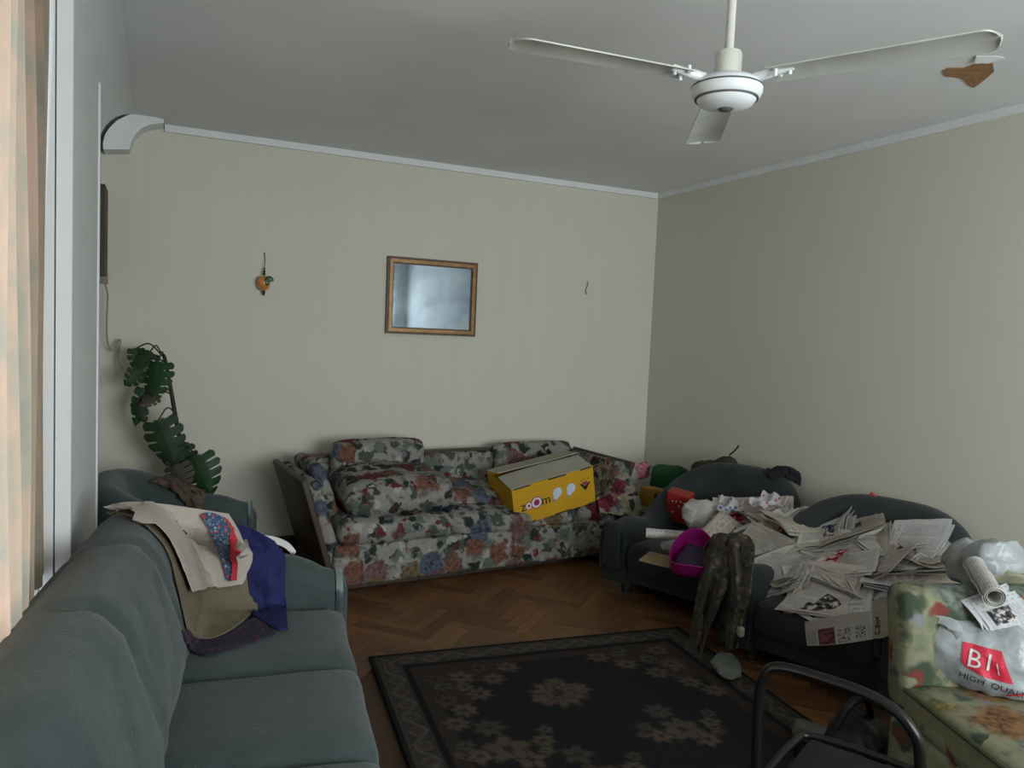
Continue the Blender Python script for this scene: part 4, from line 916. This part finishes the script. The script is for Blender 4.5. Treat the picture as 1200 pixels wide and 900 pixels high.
# rolled newspaper lying across the armchair
def roll(p0, p1, r_, mat):
    p0, p1 = Vector(p0), Vector(p1); ax = (p1-p0).normalized(); u_ = ax.orthogonal().normalized(); w_ = ax.cross(u_); G = []
    for i in range(12):
        row = []
        for k in range(46):
            a = k/45*2*math.pi*2.6; rr = r_*lerp(.55, 1.0, k/45)*(1+.05*math.sin(i*1.3)); row.append(lerp(p0, p1, i/11)+(u_*math.cos(a)+w_*math.sin(a))*rr)
        G.append(row)
    return MB().grid(G, .0015)
tag(obj('rolled_newspaper', roll(Pz(757, 624, .47), Pz(806, 628, .47), .026, None), papers[4]), 'newspaper rolled into a tube lying across the armchair above the magenta bag', 'newspaper')
tag(obj('newspaper_bag', crumple(Px(820, 605, -.72), (.17, .20, .16), 8, .05, 10, RZ(20), 8), plastic('grey_white_film', (.38, .37, .35))), 'crumpled greyish plastic bag between the red box and the newspapers', 'plastic bag')
for px, py, xx, col, nm, lab in ((855, 605, -.78, (.10, .12, .34), 'blue_wrapper', 'white wrapper with blue print on the newspaper heap'), (905, 600, -.70, (.42, .10, .17), 'pink_wrapper', 'white wrapper with pink lettering on the newspaper heap')):
    c = on_heap(px, py)+Vector((-.03, 0, .06)); m_ = speck(nm+'_print', (.50, .50, .50), [(.55, .55, .55), col, (.55, .55, .55), (.5, .5, .5)], 45)
    tag(obj(nm, MB().grid([[c+RY(-25) @ Vector(((i/7-.5)*.13, (j/9-.5)*.20, .02*math.sin(i*1.1)+.015*math.cos(j*1.3))) for j in range(10)] for i in range(8)], .002), m_), lab, 'wrapper')
c = Px(1023, 581, -.22); tag(obj('red_scrap', MB().box(c, (.015, .035, .022), RX(30)), M('red_paper', (.40, .07, .06), .7, .1, 9), smooth=False), 'tiny red paper scrap on the crest of the dark armchair', 'scrap')

# ------------------------------------------------------------------ brown scarf between the two dark armchairs
m_scarf = speck('brown_camouflage_print', (.05, .042, .028), [(.070, .058, .040), (.02, .017, .014), (.115, .098, .07), (.05, .038, .026), (.03, .028, .022)], 34)
scf = thing('brown_scarf', 'brown camouflage scarf hanging down between the two dark armchairs', 'scarf', Px(840, 768, -1.28))
for k, rows in enumerate(([[(836, 626), (846, 624), (858, 628)], [(826, 642), (838, 640), (852, 644)], [(820, 675), (835, 672), (854, 680)], [(814, 710), (828, 708), (842, 712)], [(808, 742), (820, 744), (830, 740)], [(806, 768), (815, 772), (824, 764)]],
                          [[(850, 626), (864, 624), (878, 628)], [(850, 642), (866, 640), (884, 644)], [(854, 672), (866, 670), (880, 676)], [(856, 705), (866, 706), (878, 700)], [(850, 735), (860, 738), (870, 732)], [(850, 758), (857, 762), (864, 758)]])):
    G = spline_grid(rows, 24, 12); Q = []
    for i, r_ in enumerate(G):
        t = i/23; xx = lerp(-1.04, -1.27, min(1, t*1.8)); Q.append([Px(q.x, q.y, xx-.018*math.sin(j*.9+k+5*t+2*math.sin(3*t+k))-.05*noise.noise(Vector((i*.22, j*.35, k*3+.5)))) for j, q in enumerate(r_)])
    obj('tail', MB().grid(Q, .006), m_scarf, scf, world=True)
tg = MB().rbox(Px(868, 740, -1.27), (.03, .035, .05), .012, 3); obj('pendant', tg, M('grey_metal', (.20, .20, .17), .4, .1, 9), scf, world=True)
Gs = spline_grid([[(832, 775), (845, 764), (862, 768)], [(838, 784), (852, 778), (868, 780)], [(846, 793), (858, 796), (869, 792)]], 10, 10)
tag(obj('pale_paper', MB().grid([[Pz(q.x, q.y, .03+.02*noise.noise(Vector((i*.5, j*.5, 2)))) for j, q in enumerate(r_)] for i, r_ in enumerate(Gs)], .002), M('pale_green_paper', (.13, .15, .125), .8, .15, 12)), 'pale crumpled paper on the floor below the scarf', 'paper')

# ------------------------------------------------------------------ floral armchair at the right, with bags
fc = thing('floral_armchair', 'armchair in yellow green floral print with plastic bags on its seat', 'armchair', (-1.29, -4.06, 0), math.radians(-20))
FCP = [obj('base', MB().rbox((0, 0, .20), (.66, .70, .26), .03, 5), m_flor2, fc)]
FCP.append(obj('seat_cushion', MB().rbox((0, -.04, .39), (.66, .66, .14), .045, 7, puff=(0, 0, .08), wr=.006, wf=5), m_flor2, fc))
FCP.append(obj('back_cushion', MB().rbox((0, .33, .56), (.68, .13, .42), .045, 7, rot=RX(-6), puff=(0, .12, 0), wr=.006, wf=5, seed=4), m_flor2, fc))
obj('piping', MB().tube([(-.325, -.36, .435), (-.328, 0, .437), (-.325, .27, .437)], .008, 6), M('dark_green_piping', (.05, .06, .03), .8, .1, 9), fc)
obj('front_rail', MB().box((0, .02, .04), (.58, .60, .07)), m_wood, fc, smooth=False)
# carrier bag with red logo
bg = thing('carrier_bag', 'white carrier bag with a red logo and black lettering on the floral armchair seat', 'plastic bag', Pz(1150, 800, .47))
bo = Pz(1152, 765, .57); e_r = Vector((.94, -.34, 0)).normalized(); e_d = (CAM-bo); e_d.z = 0; e_d.normalize(); e_r = Vector((-e_d.y, e_d.x, 0)); 
def bagfn(q):
    tz = (q.z+.11)/.22; q = q.copy(); k_ = 1-.28*sstep(.45, 1.1, tz); q.x *= k_*(1+.05*math.sin(q.z*30)); q.y *= k_; return q
Rb = Matrix((e_r, -e_d, Vector((0, 0, 1)))).transposed()     # local x to the right, local y away from the viewer
body = obj('body', MB().rbox(bo, (.36, .22, .22), .075, 12, rot=Rb @ RY(9), puff=(.05, .12, .05), wr=.026, wf=9, seed=5, fn=bagfn), m_bag, bg, world=True)
G = []
for i in range(25):
    a = 2*math.pi*i/24; G.append([bo+Rb @ Vector((-.135+(.055+.020*k)*math.cos(a), -.085-.012*math.cos(2*a+k), .072+(.030+.014*k)*math.sin(a)+.012*math.cos(a))) for k in (-1, -.3, .4, 1)])
obj('handle', MB().grid(G, .003), m_bag, bg, world=True)
hp = [bo+Rb @ Vector(q) for q in ((.0, .02, .10), (.04, .04, .145), (.09, .06, .15), (.14, .06, .11))]
obj('handle', MB().grid([[p+Rb @ Vector((0, k*.02, .02*k)) for k in (-1, -.3, .4, 1)] for p in smooth_path(hp, 5)], .003), m_bag, bg, world=True)
T_b = bvh([body])
def on_bag(mb, u, v, mat, nm, cutn=3, ang=0., lift=.004):
    me_ = bpy.data.meshes.new('x'); me_.from_pydata([tuple(p) for p in mb.v], [], mb.f); bm = bmesh.new(); bm.from_mesh(me_); bmesh.ops.triangulate(bm, faces=bm.faces)
    for _ in range(cutn):
        es = [e for e in bm.edges if e.calc_length() > .014]
        if es: bmesh.ops.subdivide_edges(bm, edges=es, cuts=1); bmesh.ops.triangulate(bm, faces=bm.faces)
    out = MB(); vs = []
    for w_ in bm.verts:
        x = w_.co.x*math.cos(ang)-w_.co.y*math.sin(ang)+u; z = w_.co.x*math.sin(ang)+w_.co.y*math.cos(ang)+v
        o0 = bo+Rb @ Vector((x, -.4, z)); h = T_b.ray_cast(o0, -e_d)
        p = h[0] if h[0] is not None else bo+Rb @ Vector((x, -.10, z)); vs.append(p+e_d*lift)
    bm.verts.index_update(); out.add(vs, [tuple(q.index for q in f.verts) for f in bm.faces]); bm.free()
    o_ = obj(nm, out, mat, body if False else bg, world=True, smooth=False); return o_
m_logo = M('red_logo_ink', (.46, .02, .045), .5, .06, 9); m_lt = M('white_logo_ink', (.50, .50, .50), .5, .04, 9)
red = MB(); red.add([(-.065, .042, 0), (.040, .045, 0), (.085, -.045, 0), (.02, -.047, 0), (-.045, -.030, 0), (-.06, -.015, 0)], [tuple(range(6))])
on_bag(red, .005, .010, m_logo, 'logo', 4, -.08)
on_bag(text_mesh('B', .075, 0), -.022, .012, m_lt, 'lettering', 3, -.08, .007)
on_bag(text_mesh('I', .075, 0), .018, .010, m_lt, 'lettering', 2, -.08, .007); on_bag(text_mesh('/', .05, 0), .044, -.004, m_lt, 'lettering', 2, .5, .007)
on_bag(text_mesh('HIGH  QUALITY', .030, 0), .045, -.062, m_blk, 'lettering', 2, -.12, .006)
st_ = MB(); st_.add([(-.03, -.003, 0), (.05, .03, 0), (.05, .036, 0), (-.03, .003, 0)], [(0, 1, 2, 3)]); on_bag(st_, .10, -.085, m_logo, 'logo_stroke', 3, 0, .006)
# bag, rolled paper and magazine behind it
c = Px(1152, 662, -.75); tag(obj('plastic_bag', crumple(c, (.17, .36, .15), 11, .05, 12, RZ(-30) @ RX(-14), 7), m_bag), 'puffed white plastic bag on the newspapers behind the carrier bag', 'plastic bag')
p0, p1 = Px(1140, 702, -.98), Px(1150, 672, -.78); tag(obj('rolled_newspaper', roll(fc.matrix_basis @ Vector((-.095, .20, .775)), fc.matrix_basis @ Vector((-.01, .42, .815)), .034, None), papers[4]), 'thick newspaper roll lying over the top of the floral chair back', 'newspaper')
c = Px(1172, 672, -.80); tag(obj('yellowish_bag', crumple(Px(1180, 692, -.85), (.16, .24, .13), 17, .04, 10, RZ(-20)), plastic('yellowish_film', (.34, .34, .22))), 'yellowish plastic bag tucked under the puffed white bag', 'plastic bag')
tag(obj('magazine', paper_mesh(5, .21, .17, None, 3), newsprint('magazine_print', (.40, .41, .42), (.06, .06, .07), 9)), 'folded white newspaper leaning on the floral chair back behind the carrier bag', 'newspaper'); bpy.data.objects['magazine'].matrix_basis = fc.matrix_basis @ Matrix.Translation((.0, .215, .70)) @ (RX(58) @ RZ(14)).to_4x4()
c = Px(1197, 676, -.6); tag(obj('blue_scrap', MB().rbox(c, (.05, .07, .05), .02, 3, wr=.01), M('blue_plastic', (.02, .12, .20), .4, .1, 9)), 'bright blue plastic scrap beside the puffed white bag', 'scrap')

# ------------------------------------------------------------------ black tube chair
m_tube = M('black_painted_steel', (.005, .0045, .0045), .3, .15, 9, spec=.28); m_vinyl = M('black_vinyl', (.006, .006, .0065), .5, .15, 9, spec=.25)
A0, B0 = Vector((-2.395, -3.965, 0)), Vector((-2.232, -4.285, 0)); nf = Vector((.89, .45, 0)).normalized()
ch = thing('tube_chair', 'black tubular steel chair with a curved back bar', 'chair', (A0+B0)/2+nf*.2)
up = [A0+nf*.05+Vector((0, 0, .01)), A0+nf*.02+Vector((0, 0, .45)), A0+Vector((0, 0, .66)), A0-nf*.01+lerp(Vector(), B0-A0, .04)+Vector((0, 0, .745)), A0-nf*.01+(B0-A0)*.14+Vector((0, 0, .778)), A0-nf*.01+(B0-A0)*.45+Vector((0, 0, .782)), A0-nf*.01+(B0-A0)*.75+Vector((0, 0, .772)), A0-nf*.01+(B0-A0)*.93+Vector((0, 0, .735)), B0+Vector((0, 0, .66)), B0+nf*.02+Vector((0, 0, .45)), B0+nf*.05+Vector((0, 0, .01))]
obj('back_frame', MB().tube(smooth_path(up, 6), .0125, 12), m_tube, ch, world=True)
q = [A0+nf*.02, A0+nf*.30, A0+nf*.38+(B0-A0)*.12, B0+nf*.38-(B0-A0)*.12, B0+nf*.30, B0+nf*.02]
obj('seat_frame', MB().tube(smooth_path([p+Vector((0, 0, .445)) for p in q], 6), .011, 10), m_tube, ch, world=True)
sc_ = (A0+B0)/2+nf*.20+Vector((0, 0, .438)); Rs = Matrix((nf, Vector((-nf.y, nf.x, 0)), Vector((0, 0, 1)))).transposed()
obj('seat', MB().rbox(sc_, (.30, .30, .035), .016, 4, rot=Rs), m_vinyl, ch, world=True)
for p in (A0, B0): obj('leg', MB().tube([p+nf*.34+Vector((0, 0, .445)), p+nf*.40+Vector((0, 0, .005))], .0115, 10), m_tube, ch, world=True)
# black bag and a white scrap on the floor behind the chair
bgp = Pz(1000, 880, .10)
bb2 = thing('black_bag', 'black bag slumped on the floor between the tube chair and the floral armchair', 'bag', (bgp.x, bgp.y, 0))
obj('body', MB().rbox((bgp.x, bgp.y, .12), (.26, .20, .22), .08, 9, rot=RZ(20), wr=.03, wf=8, seed=3), m_vinyl, bb2, world=True)
obj('strap', MB().tube(smooth_path([(bgp.x-.10, bgp.y, .20), (bgp.x-.06, bgp.y-.02, .29), (bgp.x+.02, bgp.y-.02, .30), (bgp.x+.08, bgp.y, .21)], 6), .014, 8), m_vinyl, bb2, world=True)
c = Pz(962, 868, .03); tag(obj('grey_shoe', MB().rbox(c+Vector((0, 0, .02)), (.09, .22, .08), .035, 6, rot=RZ(35), wr=.01, wf=12), M('grey_leather', (.09, .09, .085), .5, .2, 9)), 'grey shoe on the floor beside the black bag', 'shoe')
c = Pz(1012, 858, .10); tag(obj('white_scrap', MB().box(Pz(1016, 862, .02), (.12, .10, .004), RZ(30) @ RX(8)), M('white_scrap_paper', (.22, .25, .24), .8, .1, 9), smooth=False), 'white paper scrap on the floor behind the black bag', 'scrap')
